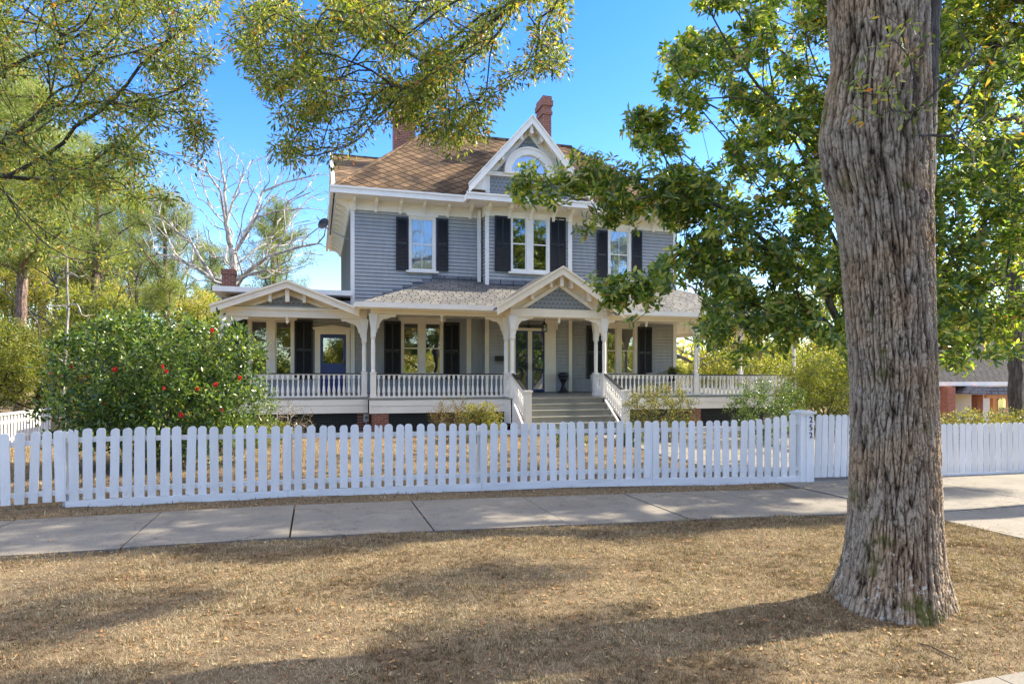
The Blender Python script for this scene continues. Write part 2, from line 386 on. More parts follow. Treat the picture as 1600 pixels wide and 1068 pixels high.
# doors
def zz(px, py, Y): return ZA(px, py, Y)
x0, x1 = XA(492, YW), XA(546.5, YW); d0, d1 = XA(500.3, YW), XA(540.7, YW); zt = zz(520, 523, YW); zc = zz(520, 515, YW)
holes_main.append((x0 + .05, x1 - .05, DK, zc))
m = MB(); m.box(x0, d0, YW - .06, YW + .05, DK, zt + .02); m.box(d1, x1, YW - .06, YW + .05, DK, zt + .02); m.box(x0, x1, YW - .063, YW + .05, zt + .02, zc)
m.prism([(x0 - .06, zc), (x1 + .06, zc), (x1 + .08, zc + .07), ((x0 + x1) / 2, zc + .16), (x0 - .08, zc + .07)], 'y', YW - .1, YW)
dr = MB(); g0, g1, gz0, gz1 = XA(505, YW), XA(536.3, YW), zz(520, 567.5, YW), zz(520, 528, YW)
dr.box(d0, g0, YW - .02, YW + .02, DK + .02, zt); dr.box(g1, d1, YW - .02, YW + .02, DK + .02, zt); dr.box(g0, g1, YW - .02, YW + .02, gz1, zt); dr.box(g0, g1, YW - .02, YW + .02, gz0 - .14, gz0)
dr.box(g0, g1, YW - .005, YW + .02, DK + .02, gz0 - .14); dr.box((g0 + g1) / 2 - .03, (g0 + g1) / 2 + .03, YW - .018, YW, DK + .2, gz0 - .14)
sd = dr.build('door', M['navy'], H); sd['label'] = 'blue side door with a large glass light'
m.build('door_frame', M['cream'], H)
MB().poly([(g0, YW, gz0), (g1, YW, gz0), (g1, YW, gz1), (g0, YW, gz1)]) or None
pm = MB(); pm.poly([(g0, YW, gz0), (g1, YW, gz0), (g1, YW, gz1), (g0, YW, gz1)]); pm.build('pane', M['glass'], sd)
MB().lathe([(.02, 0), (.03, .02), (.02, .05)], d1 - .06, YW - .05, DK + 1.0, ).build('handle', M['iron'], sd) if False else MB().box(d1 - .09, d1 - .06, YW - .07, YW - .02, DK + .95, DK + 1.1).build('handle', M['iron'], sd)
# front double door in the bay
zt = zz(828, 517, YB); zf0, zf1 = zz(828, 512.5, YB), zz(828, 500, YB); X = lambda p: XA(p, YB)
holes_bay.append((X(797), X(866), DK, zf1 + .12))
m = MB(); m.box(X(792), X(805), YB - .07, YB + .05, DK, zf1 + .12); m.box(X(850.5), X(867.5), YB - .07, YB + .05, DK, zf1 + .12)
m.box(X(805), X(850.5), YB - .05, YB + .05, zt + .005, zf0); m.box(X(805), X(850.5), YB - .05, YB + .05, zf1, zf1 + .12)
m.box(X(824.6), X(831), YB - .03, YB + .03, DK + .02, zt)
m.box(X(865), X(870), YB - .1, YB, zf0 - .05, zf1 + .2); m.box(X(789), X(867), YB - .1, YB, zf1 + .12, zf1 + .22)
fr = m.build('door_frame', M['cream'], H)
t_ = MB(); t_.poly([(X(805), YB, zf0), (X(850.5), YB, zf0), (X(850.5), YB, zf1), (X(805), YB, zf1)]); t_.build('transom_pane', M['glass'], fr)
for a, b in ((805, 824.6), (831, 850.5)):
    q = MB(); xa, xb = X(a), X(b)
    q.box(xa, xa + .05, YB - .02, YB + .01, DK + .02, zt); q.box(xb - .05, xb, YB - .02, YB + .01, DK + .02, zt)
    q.box(xa + .05, xb - .05, YB - .02, YB + .01, DK + .02, DK + .1); q.box(xa + .05, xb - .05, YB - .02, YB + .01, zt - .06, zt)
    q.box(xa, xb, YB + .10, YB + .14, DK, zt)          # navy inner door behind the storm glass
    q.box(xa + .1, xb - .1, YB + .085, YB + .1, DK + .2, DK + .85); 
    d = q.build('door', M['navy'], H); d['label'] = 'glazed leaf of the navy front double door'
    p = MB(); p.poly([(xa + .05, YB - .005, DK + .1), (xb - .05, YB - .005, DK + .1), (xb - .05, YB - .005, zt - .06), (xa + .05, YB - .005, zt - .06)]); p.build('pane', M['glass'], d)
    hx = xb - .03 if a == 805 else xa + .03
    MB().box(hx - .015, hx + .015, YB - .09, YB - .02, DK + .85, DK + 1.08).build('handle', M['iron'], d)
# walls
ZE = 8.1
clap('wall', M['siding'], 'y', YW, XL, XB0, DK, ZE, -1, holes_main); clap('wall', M['siding'], 'y', YW, XB1, XR, DK, ZE, -1, holes_main)
clap('wall', M['siding'], 'y', YB, XB0, XB1, DK, 9.25, -1, holes_bay)
clap('wall', M['siding'], 'x', XB0, YB, YW, DK, ZE, -1); clap('wall', M['siding'], 'x', XB1, YB, YW, DK, ZE, 1)
clap('wall', M['siding'], 'x', XL, YW, 33.4, 4.4, ZE, -1); clap('wall', M['siding'], 'x', XR, YW, 33.4, DK, ZE, 1)
XW0 = XA(349, YW)
clap('wall', M['siding'], 'y', YW, XW0, XL, DK, 4.5, -1, holes_main); clap('wall', M['siding'], 'x', XW0, YW, 32.5, .4, 4.5, -1)
# inner rooms: backs, floor and side so that the glass looks into dark rooms
m = MB(); m.box(XW0 + .1, XL + .1, YW + 3.6, YW + 3.7, .9, 4.35); m.box(XL + .1, XR - .1, YW + 3.6, YW + 3.7, .9, 8.0); m.box(XW0 + .1, XR - .1, YW + .05, YW + 3.6, DK - .2, DK - .02)
m.box(XL + .1, XR - .1, YW + .05, YW + 3.6, 4.5, 4.7); m.box(XL + .1, XR - .1, YW + .05, YW + 3.6, 8.0, 8.1)
for xx in (XL + .3, 5.0, 9.6, XR - .15): m.box(xx, xx + .1, YW + .05, YW + 3.6, DK, 8.0)
m.box(XW0 + .1, XL, YW + .05, YW + 3.6, 4.3, 4.4)
m.build('room_interior', M['interior'], H)
# back wall and rear
m = MB(); m.box(XL + .02, XR - .02, 33.3, 33.4, .3, ZE); m.box(XW0, XL, 32.4, 32.5, .3, 4.5); m.build('rear_wall', M['siding'], H)
# corner boards, pilasters, frieze
def board(x0, x1, Y, z0, z1, mat='white', dy=.05): MB().box(x0, x1, Y - dy, Y - .0, z0, z1).build('corner_board', M[mat], H)
board(XL - .03, XA(554, YW), YW, DK, 7.76); board(XA(1051, YW), XR + .03, YW, DK, 7.76)
board(XB0 - .03, XA(763.5, YB), YB, 5.2, 7.8); board(XA(887, YB), XB1 + .03, YB, 5.2, 7.8); board(XB0 - .03, XA(763.5, YB), YB, DK, 4.0, 'cream'); board(XA(888, YB), XB1 + .03, YB, DK, 4.0, 'cream')
board(XA(728.8, YW), XA(735.6, YW), YW, DK, 4.0, 'cream', .06)
MB().box(XA(735.7, YW), XB0 - .03, YW - .04, YW - .026, DK, 4.0).build('wall_panel', M['siding'], H)
m = MB(); zf = 7.74
m.box(XL - .04, XB0 - .001, YW - .06, YW, zf, ZE); m.box(XB1 + .001, XR + .04, YW - .06, YW, zf, ZE); m.box(XB0 - .06, XB1 + .06, YB - .06, YB, zf, ZE)
m.box(XB0 - .06, XB0, YB, YW, zf, ZE); m.box(XB1, XB1 + .06, YB, YW, zf, ZE); m.box(XL - .06, XL, YW, 33.4, zf, ZE); m.box(XR, XR + .06, YW, 33.4, zf, ZE)
m.build('frieze', M['white'], H)
# eave: soffit + gutter fascia
EX0, EX1, EY0, EY1 = .57, 14.75, 23.1, 34.0; BX0, BX1, BY = 5.2, 10.08, 22.6
m = MB()
m.box(EX0 + .05, EX1 - .05, EY0 + .05, EY1 - .05, ZE, ZE + .04); m.box(BX0 + .05, BX1 - .05, BY + .05, EY0 + .049, ZE, ZE + .04)
g = .11
m.box(EX0, BX0, EY0 - g, EY0, ZE - .01, ZE + .21); m.box(BX1, EX1, EY0 - g, EY0, ZE - .01, ZE + .21); m.box(EX0 - g, EX0, EY0 - g, EY1, ZE - .01, ZE + .212); m.box(EX1, EX1 + g, EY0 - g, EY1, ZE - .01, ZE + .212)
m.box(BX0, BX1, BY - g, BY, ZE - .01, ZE + .21); m.box(BX0 - g, BX0, BY - g, EY0 - g - .001, ZE - .01, ZE + .212); m.box(BX1, BX1 + g, BY - g, EY0 - g - .001, ZE - .01, ZE + .212)
for a, b, y in ((EX0, BX0, EY0), (BX1, EX1, EY0), (BX0, BX1, BY)): m.box(a - g - .02, b + g + .02, y - g - .035, y - g - .001, ZE + .17, ZE + .235)
m.build('eave', M['white'], H)
# eave brackets
bm_ = MB(); bm_.prism([(0, 0), (.0, -.42), (-.06, -.42), (-.09, -.32), (-.16, -.24), (-.3, -.17), (-.42, -.13), (-.46, 0)], 'x', -.05, .05)
bk = bm_.mesh('eave_bracket', M['white'])
for p in (553, 587, 625, 661, 699, 734): put('eave_bracket', bk, H, (XA(p, YW - .06), YW - .06, ZE))
for p in (918, 950, 985, 1020, 1052): put('eave_bracket', bk, H, (XA(p, YW - .06), YW - .06, ZE))
for p in (762, 795, 829, 864, 889): put('eave_bracket', bk, H, (XA(p, YB - .06), YB - .06, ZE))
for i in range(12): put('eave_bracket', bk, H, (XL - .06, YW + .1 + i * .82, ZE), R(-90)); 
for i in range(5): put('eave_bracket', bk, H, (XR + .06, YW + .1 + i * 1.9, ZE), R(90))
# main hip roof
ZR = ZE + .18; RY, RZ, RX0, RX1 = 27.0, 12.0, 4.47, 10.85
e0, e1, e2, e3 = (EX0 - .06, EY0 - .06, ZR), (EX1 + .06, EY0 - .06, ZR), (EX1 + .06, 30.96, ZR), (EX0 - .06, 30.96, ZR)
ra, rb = (RX0, RY, RZ), (RX1, RY, RZ)
m = MB(); m.poly([e0, e1, rb, ra]); m.poly([e1, e2, rb]); m.poly([e2, e3, ra, rb]); m.poly([e3, e0, ra]); m.poly([e3, e2, e1, e0])
rf = m.build('roof', M['slate'], H)
m = MB(); GY, GZ = 29.2, 11.4
m.prism([(24.4, ZR - .02), (34.06, ZR - .02), (GY, GZ)], 'x', .72, 14.5); rg = m.build('roof', M['slate'], H); rg['label'] = 'rear cross gable of the tiled roof'
m = MB(); m.prism([(24.45, ZR - .06), (33.95, ZR - .06), (GY, GZ - .1)], 'x', .66, .715); m.beam((.62, 24.3, ZR), (.62, GY, GZ + .02), .12, .1); m.beam((.62, GY, GZ + .02), (.62, 34.1, ZR), .12, .1); m.build('gable_end', M['white'], rg)
m = MB(); m.beam(ra, rb, .16, .1); m.beam(e0, ra, .14, .07); m.beam(e1, rb, .14, .07); m.beam((.7, GY, GZ), (8, GY, GZ), .14, .07); m.build('ridge_cap', M['slate'], rf)
# bay roof skirt
m = MB(); m.poly([(BX0 - .06, BY - .06, ZR), (BX1 + .06, BY - .06, ZR), (BX1 + .06, 23.6, ZR + .45), (BX0 - .06, 23.6, ZR + .45)]); m.poly([(BX0 - .06, BY - .06, ZR), (BX0 - .06, 23.6, ZR + .45), (BX0 - .06, 23.6, ZR)]); m.poly([(BX1 + .06, BY - .06, ZR), (BX1 + .06, 23.6, ZR), (BX1 + .06, 23.6, ZR + .45)])
m.build('roof', M['slate'], H)
# ---- the three gables
def gable(cx, half, zf, za, yf, yb, ytym, mat, top, rake=.30, inner=.42, nb=2, base=None, name='gable'):
    sl_ = (za - zf) / half; L = math.hypot(half, za - zf); tk = .07; nx, nz = (za - zf) / L, half / L
    r = MB()
    for s in (-1, 1):     # roof slabs
        pts = [(cx, za), (cx + s * half, zf), (cx + s * (half), zf - tk / nz), (cx, za - tk / nz)]
        r.prism(pts, 'y', yf + .02, yb)
    ro = r.build('gable_roof', top, H)
    w_ = MB(); rh = rake / nz
    for s in (-1, 1):
        w_.prism([(cx, za - .02), (cx + s * (half + .02), zf - .02), (cx + s * (half + .02), zf - rh), (cx, za - rh)], 'y', yf - .05, yf + .01)
        w_.prism([(cx, za + .03), (cx + s * (half + .05), zf + .03), (cx + s * (half + .05), zf - .03), (cx, za - .03)], 'y', yf - .09, yf - .05)
    w_.build('rake_board', mat, ro)
    # soffit under the overhang
    sf = MB()
    for s in (-1, 1): sf.prism([(cx, za - tk / nz), (cx + s * half, zf - tk / nz), (cx + s * half, zf - (tk + .03) / nz), (cx, za - (tk + .03) / nz)], 'y', yf + .012, ytym)
    sf.build('soffit', mat, ro)
    bz = base if base is not None else zf - .1
    hz = za - .12; hw = (hz - bz) / sl_
    ty = MB(); ty.prism([(cx - hw, bz), (cx + hw, bz), (cx, hz)], 'y', ytym, ytym + .08)
    ty.build('gable_wall', mat, ro)
    iz = za - .12 - (inner if inner else .3) / nz; ihw = (iz - bz - .04) / sl_
    g_ = MB(); g_.prism([(cx - ihw, bz + .04), (cx + ihw, bz + .04), (cx, iz)], 'y', ytym - .012, ytym + .0)
    g_.build('shingle_panel', M['scale'], ro)
    tr = MB()
    for s in (-1, 1): tr.prism([(cx, iz + .12 / nz), (cx + s * (ihw + .2), bz + .04), (cx + s * ihw, bz + .04), (cx, iz)], 'y', ytym - .05, ytym - .013)
    tr.build('gable_trim', mat, ro)
    for s in (-1, 1):
        for i in range(nb):
            f = (i + .55) / (nb + .35); px_, pz = cx + s * half * f, za - .02 - (za - zf) * f - .12
            b = MB(); b.prism([(px_ - .045, pz), (px_ + .045, pz), (px_ + .045, max(bz + .02, pz - .30)), (px_ - .045, max(bz + .02, pz - .30))], 'y', yf + .06, ytym - .001); b.build('gable_bracket', mat, ro)
    b = MB(); b.box(cx - .06, cx + .06, yf + .05, ytym - .001, za - .62, za - .2); b.build('gable_bracket', mat, ro)
    return ro
# upper dormer over the bay
gable(7.62, 2.37, 8.68, 11.42, 22.8, 27.2, 23.25, M['white'], M['slate'], rake=.20, nb=3, base=9.36, inner=False)
m = MB(); m.box(XB0 - .05, XB1 + .05, YB - .12, YB, 9.22, 9.36); m.box(XB0 - .02, XB0 + .14, YB - .06, YB, ZR, 9.22); m.box(XB1 - .14, XB1 + .02, YB - .06, YB, ZR, 9.22)
m.box(XB0 - .03, XB0, YB, 24.2, ZR, 9.4); m.box(XB1, XB1 + .03, YB, 24.2, ZR, 9.4); m.build('dormer_trim', M['white'], H)
MB().box(XB0 + .14, XB1 - .14, YB - .04, YB - .03, ZR, 9.22).build('shingle_panel', M['scale'], H)
m = MB(); cx = 7.62; zb_ = 9.38; n = 24
def ring(m, r0, r1, y0, y1, k=n):
    for i in range(k):
        a, b = math.pi * i / k, math.pi * (i + 1) / k
        m.prism([(cx + r0 * math.cos(a), zb_ + r0 * math.sin(a)), (cx + r1 * math.cos(a), zb_ + r1 * math.sin(a)), (cx + r1 * math.cos(b), zb_ + r1 * math.sin(b)), (cx + r0 * math.cos(b), zb_ + r0 * math.sin(b))], 'y', y0, y1)
ring(m, .70, .92, 23.10, 23.25); ring(m, .92, .98, 23.06, 23.25); m.box(cx - .98, cx + .98, 23.08, 23.25, zb_ - .06, zb_ + .03)
lw = m.build('lunette_window', M['white'], H)
m = MB(); m.poly([(cx + .7 * math.cos(math.pi * i / n), 23.2, zb_ + .7 * math.sin(math.pi * i / n)) for i in range(n, -1, -1)]); m.build('pane', M['glass'], lw)
m = MB(); m.poly([(cx + .7 * math.cos(math.pi * i / n), 23.225, zb_ + .7 * math.sin(math.pi * i / n)) for i in range(n, -1, -1)]); m.build('blind', M['curtain'], lw)
for s_ in (-1, 1): MB().prism([(cx + s_ * 2.25, 8.60), (cx + s_ * 1.72, 8.60), (cx + s_ * 1.72, 9.34)], 'y', 23.0, 23.29).build('dormer_return', M['white'], H)
# portico gable and left porch gable
gable(7.71, 2.19, 4.03, 5.40, 19.95, 23.5, 20.28, M['cream'], M['asphalt'], rake=.22, nb=3, base=4.02)
gable(-.85, 2.13, 3.92, 4.74, 21.1, 24.2, 21.46, M['cream'], M['asphalt_grey'], rake=.20, nb=2, base=3.96, inner=.24)
# ---- porch roof
ze, zw = 4.10, 5.42; XE0, XE1 = 1.22, 18.05; YE = 20.6
m = MB(); A, B = (XE0, YE, ze), (XE1, YE, ze); Cc, D = (XR, YW, zw), (4.42, YW, zw)
m.poly([A, B, Cc, D]); m.poly([(XE0, YW, ze), A, D]); m.poly([B, (XE1, 33.4, ze), (XR, 33.4, zw), Cc])
pr = m.build('porch_roof', M['asphalt'], H)
m = MB(); m.box(XE0, XE1, YE, YE + .02, ze - .18, ze - .005); m.box(XE0 - .08, 5.7, YE - .11, YE - .001, ze - .14, ze + .02); m.box(9.75, XE1 + .1, YE - .11, YE - .001, ze - .14, ze + .02)
m.box(XE1 + .001, XE1 + .11, YE, 33.4, ze - .14, ze + .02); m.box(XE0 - .08, XE0 - .001, YE, YW, ze - .14, ze + .02); m.build('gutter', M['white'], H)
# stepped flashing along the left slope
m = MB(); st = 9
for i in range(st):
    f0, f1 = i / st, (i + 1) / st; xa, xb = XE0 + (4.42 - XE0) * f0, XE0 + (4.42 - XE0) * f1
    m.box(xa, xb, YW - .035, YW - .023, ze + (zw - ze) * f0, ze + (zw - ze) * f1 + .14)
m.box(4.42, XB0, YW - .035, YW - .023, zw - .05, zw + .1); m.box(XB0 - .02, XB1 + .02, YB - .035, YB - .023, zw - .3, zw - .02); m.box(XB1, XR, YW - .035, YW - .023, zw - .05, zw + .1)
m.build('flashing', M['asphalt_grey'], H)
# ceiling, beams
m = MB(); m.box(XE0, XE1, YE + .02, YW - .1, 3.96, 3.99); m.box(XR + .06, XE1, YW - .1, 33.4, 3.96, 3.99); m.box(-2.9, XE0 - .01, YL - .1, YW - .1, 3.9, 3.93); m.box(5.9, 9.55, YQ, YE, 3.97, 4.0); m.build('porch_ceiling', M['cream'], H)
bw = .16; XP = [XA(583, YP), XA(1087, YP), XA(1240, YP)]; PX0, PX1 = XA(800.5, YQ), XA(944, YQ); QX0, QX1 = XA(790.5, YP), XA(931, YP)
m = MB(); m.box(XP[0] - .08, XE1 - .32, YP - .07, YP + .07, 3.80, 3.955); m.box(PX0 - .08, PX1 + .08, YQ - .07, YQ + .07, 3.78, 4.03); m.box(PX0 - .07, PX0 + .07, YQ + .07, YP - .07, 3.79, 3.96); m.box(PX1 - .07, PX1 + .07, YQ + .07, YP - .07, 3.79, 3.96)
LX0, LX1 = XA(348.5, YL), XA(569, YL)
m.box(LX0 - .08, LX1 + .08, YL - .07, YL + .07, 3.66, 3.9); m.box(LX0 - .08, LX0 + .06, YL + .07, YW, 3.66, 3.9); m.box(XP[2] - .07, XP[2] + .07, YP + .07, 33.4, 3.80, 3.955)
m.box(LX0 - .16, LX1 + .1, YL - .12, YL - .07, 3.88, 3.95)
m.build('porch_beam', M['cream'], H)
# posts
def post_mesh(h):
    m = MB()
    m.box(-.085, .085, -.085, .085, 0, .78); m.box(-.10, .10, -.10, .10, 0, .10); m.box(-.10, .10, -.10, .10, .76, .80)
    m.lathe([(.062, .8), (.075, .84), (.062, .88), (.068, 1.4), (.066, h - .9), (.058, h - .80), (.08, h - .76), (.06, h - .73)], 0, 0, 12)
    m.box(-.075, .075, -.075, .075, h - .73, h - .001); m.prism([(-.075, h - .45), (.075, h - .45), (.13, h - .03), (.13, h), (-.13, h), (-.13, h - .03)], 'y', -.10, .10)
    return m.mesh('porch_post', M['white'])
def scroll_mesh(s, L_=.72):
    m = MB(); m.prism([(s * .076, 0), (s * L_, 0), (s * L_, -.05), (s * (L_ - .06), -.085), (s * (L_ - .14), -.075), (s * .48, -.12), (s * .40, -.15), (s * .34, -.14), (s * .25, -.22), (s * .20, -.31), (s * .185, -.42), (s * .13, -.47), (s * .12, -.56), (s * .076, -.62)], 'y', -.025, .025)
    return m.mesh('scroll_bracket', M['cream'])
sm_ = {1: scroll_mesh(1), -1: scroll_mesh(-1)}
PM = {}
def post(x, y, zt=3.80, sides=(1, -1), yside=False):
    z0 = deckz(y); k = round(zt - z0, 2)
    if k not in PM: PM[k] = post_mesh(k)
    o = put('porch_post', PM[k], H, (x, y, z0))
    for s in sides:
        b = bpy.data.objects.new('scroll_bracket', sm_[s]); sc.collection.objects.link(b); b.parent = o; b.location = (0, 0, zt - z0 - .005)
    if yside:
        b = bpy.data.objects.new('scroll_bracket', sm_[1]); sc.collection.objects.link(b); b.parent = o; b.location = (0, 0, zt - z0 - .005); b.rotation_euler = (0, 0, R(90))
    return o
post(XP[0], YP, sides=(1,), yside=True); post(XP[1], YP); post(XP[2], YP, sides=(-1,), yside=True)
post(PX0, YQ, 3.79, (1,)); post(PX1, YQ, 3.79, (-1,)); post(QX0, YP, sides=(-1,)); post(QX1, YP, sides=(1,))
post(LX0, YL, 3.66, (1,)); post(LX1, YL, 3.66, (-1,)); post(XP[2], 24.3, sides=()); post(XP[2], 27.6, sides=()); post(XP[2], 31.0, sides=())
post(LX1, YP + .02, 3.80, ()) if False else None
for p, Y, z in ((690.5, YP, 3.80), (873.5, YQ, 3.78), (1010, YP, 3.80), (449, YL, 3.66), (1163, YP, 3.80)):
    MB().lathe([(.045, z + .005), (.06, z - .03), (.05, z - .06), (.025, z - .08), (.05, z - .13), (.035, z - .17), (.008, z - .21)], XA(p, Y), Y, 10).build('drop_finial', M['cream'], H, True)
# deck, skirt, lattice, piers
m = MB()
def slab(x0, x1, y0, y1, t=.05):
    za, zb2 = deckz(y0), deckz(y1); m.v += []; n = len(m.v)
    m.v += [(x0, y0, za - t), (x1, y0, za - t), (x1, y1, zb2 - t), (x0, y1, zb2 - t), (x0, y0, za), (x1, y0, za), (x1, y1, zb2), (x0, y1, zb2)]
    m.f.extend(tuple(n + i for i in q) for q in ((0,3,2,1),(4,5,6,7),(0,1,5,4),(1,2,6,5),(2,3,7,6),(3,0,4,7)))
DY, DQ, DL = YP - .16, YQ - .1, YL - .16
slab(XP[0] - .16, XP[2] + .16, DY, YW); slab(PX0 - .12, PX1 + .12, DQ, DY - .002); slab(LX0 - .16, XP[0] - .162, DL, YW); slab(XR + .02, XP[2] + .16, YW + .002, 33.4)
m.build('porch_deck', M['deck'], H)
m = MB(); d1_ = deckz(DY) - .06
def skirt(x0, x1, y):
    zt = deckz(y) - .06; m.box(x0, x1, y + .03, y + .07, .66, zt); m.box(x0, x1, y + .015, y + .03, zt - .19, zt - .02); 
skirt(XP[0] - .13, PX0 - .1, DY); skirt(PX1 + .1, XP[2] + .13, DY); skirt(LX0 - .13, XP[0] - .132, DL)
m.box(XP[2] + .09, XP[2] + .13, DY + .07, 33.4, .66, d1_); m.box(LX0 - .13, LX0 - .09, DL + .07, YW, .66, d1_); m.box(PX0 - .1, PX0 - .06, DQ + .05, DY + .07, .3, d1_); m.box(PX1 + .06, PX1 + .1, DQ + .05, DY + .07, .3, d1_)
m.build('porch_skirt', M['white'], H)
m = MB()
for x0, x1, y in ((XP[0] + .2, PX0 - .1, DY + .12), (PX1 + .1, XP[2] + .1, DY + .12), (LX0, XP[0] - .15, DL + .12)):
    n = int((x1 - x0) / .09)
    for i in range(n): m.box(x0 + i * .09, x0 + i * .09 + .04, y, y + .012, -.1, .70)
    for j in range(8): m.box(x0, x1, y - .013, y - .001, .02 + j * .09, .06 + j * .09)
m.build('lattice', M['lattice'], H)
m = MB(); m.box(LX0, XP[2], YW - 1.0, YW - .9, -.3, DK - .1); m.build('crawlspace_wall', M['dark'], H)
for p, Y, ww in ((595, DY, .5), (1088, DY, .46), (569, DL + .05, .42), (350, DL, .46), (1236, DY, .46)):
    xc = XA(p, Y); m = MB(); m.box(xc - ww / 2, xc + ww / 2, Y + .06, Y + .5, -.3, .66); m.build('brick_pier', M['brick'], H)
# balusters
bal = MB(); bal.box(-.035, .035, -.035, .035, 0, .07); bal.lathe([(.035, .07), (.045, .11), (.048, .17), (.036, .26), (.022, .36), (.02, .40), (.034, .42), (.02, .44), (.022, .52), (.028, .55)], 0, 0, 8); bal.box(-.035, .035, -.035, .035, .55, .66)
BM = bal.mesh('baluster', M['white'])
def balustrade(x0, x1, y, n, zt=1.92):
    z0 = zt - .78; m = MB(); m.box(x0, x1, y - .045, y + .045, z0, z0 + .06); m.box(x0, x1, y - .04, y + .04, zt - .06, zt - .035); b = m.build('balustrade', M['white'], H)
    MB().box(x0, x1, y - .055, y + .055, zt - .034, zt).build('handrail', M['black'], b)
    for i in range(n): 
        o = bpy.data.objects.new('baluster', BM); sc.collection.objects.link(o); o.parent = b; o.location = Vector((x0 + (x1 - x0) * (i + .5) / n, y, z0 + .059)) - origin(b)
        o.scale = (1, 1, (zt - .06 - z0 - .059) / .66 + .002)
balustrade(XP[0] + .09, QX0 - .09, YP, 26); balustrade(QX1 + .09, XP[1] - .09, YP, 23); balustrade(XP[1] + .09, XP[2] - .09, YP, 24, 1.90); balustrade(LX0 + .09, LX1 - .09, YL, 26, 1.93)
for px_ in (PX0, PX1):
    m = MB(); m.box(px_ - .04, px_ + .04, YQ + .09, YP - .09, 1.13, 1.19); m.box(px_ - .04, px_ + .04, YQ + .09, YP - .09, 1.84, 1.9); b = m.build('balustrade', M['white'], H)
    for i in range(4): o = bpy.data.objects.new('baluster', BM); sc.collection.objects.link(o); o.parent = b; o.location = Vector((px_, YQ + .17 + i * .14, 1.19)) - origin(b)
m = MB(); m.box(XP[2] - .04, XP[2] + .04, YP + .1, 33, 1.12, 1.18); m.box(XP[2] - .04, XP[2] + .04, YP + .1, 33, 1.86, 1.92)
for i in range(60): m.box(XP[2] - .03, XP[2] + .03, YP + .2 + i * .2, YP + .26 + i * .2, 1.18, 1.86)
m.build('side_balustrade', M['white'], H)
# stairs
sx0, sx1 = PX0 + .08, PX1 - .08; m = MB(); dz = deckz(DQ)
tr = MB()
for i in range(5):
    y0 = 18.75 + i * .30; zt = dz - .19 * (5 - i) + .0
    m.box(sx0, sx1, y0 + .03, DQ + .5, zt - .19 if i else -.25, zt - .045 + (.0005 * i)); tr.box(sx0 - .01, sx1 + .01, y0, y0 + .335, zt - .044, zt)
m.box(sx0, sx1, DQ + .04, DQ + .08, dz - .25, dz - .052); sto = m.build('stairs', M['deck'], H); tr.build('tread', M['deck'], sto)
for s, px_ in ((-1, PX0), (1, PX1)):
    nb = MB(); nb.box(px_ - .1, px_ + .1, 18.6, 18.8, -.2, 1.34); nb.box(px_ - .13, px_ + .13, 18.57, 18.83, 1.341, 1.40)
    b = MB(); b.beam((px_, 18.8, 1.30), (px_, YQ - .08, 1.86), .07, .06); b.beam((px_, 18.8, .42), (px_, YQ - .08, 1.18), .06, .09); ro = b.build('stair_rail', M['white'], H)
    hr = MB(); hr.beam((px_, 18.8, 1.35), (px_, YQ - .08, 1.91), .1, .035); hr.build('handrail', M['black'], ro); nb.build('newel_post', M['white'], ro)
    st_ = MB(); st_.prism([(18.8, -.2), (DQ + .02, -.2), (DQ + .02, dz - .06), (18.8, .12)], 'x', px_ - .03, px_ + .03); st_.build('stringer', M['white'], ro)
    for i in range(9):
        f = (i + .5) / 9; yy = 18.85 + (YQ - .12 - 18.85) * f; o = bpy.data.objects.new('baluster', BM); sc.collection.objects.link(o); o.parent = ro; o.location = Vector((px_, yy, .48 + .74 * f)) - origin(ro); o.scale = (1, 1, 1.18 - .2 * f)
# downspout
m = MB(); xd = XA(749, YW - .2); m.box(xd - .06, xd + .06, YW - .2, YW - .08, 5.25, 8.0); m.build('downspout', M['white'], H)
# wing roof
m = MB(); zwf = 4.62; m.box(XA(331, 23.2), XL - .02, 23.25, 32.8, zwf, zwf + .17); m.build('wing_fascia', M['white'], H)
m = MB(); m.prism([(23.4, zwf + .172), (32.6, zwf + .172), (32.6, zwf + .5)], 'x', XA(331, 23.2) + .1, XL - .03); m.build('wing_roof', M['tin'], H)
# chimneys
def chimney(x0, x1, y0, y1, z0, z1, base=False):
    m = MB(); m.box(x0, x1, y0, y1, z0, z1 - .75); m.box(x0 - .04, x1 + .04, y0 - .04, y1 + .04, z1 - .75, z1 - .62); m.box(x0 - .01, x1 + .01, y0 - .01, y1 + .01, z1 - .62, z1 - .4); m.box(x0 - .06, x1 + .06, y0 - .06, y1 + .06, z1 - .4, z1 - .18); m.box(x0 - .02, x1 + .02, y0 - .02, y1 + .02, z1 - .18, z1)
    m.build('chimney', M['brick'], H)
cy = 25.25
chimney(XA(849, cy), XA(861.5, cy), cy, cy + .85, 9.8, ZA(855, 150, cy))
cy = 28.0
chimney(XA(616, cy), XA(649, cy), cy, cy + .7, 9.5, ZA(630, 158, cy))
cy = 26.0
m = MB(); a, b = XA(346.5, cy), XA(366.5, cy); m.box(a, b, cy, cy + .55, 4, ZA(355, 424, cy)); m.box(a - .03, b + .03, cy - .03, cy + .58, ZA(355, 428, cy), ZA(355, 420, cy)); m.build('chimney', M['brick'], H)
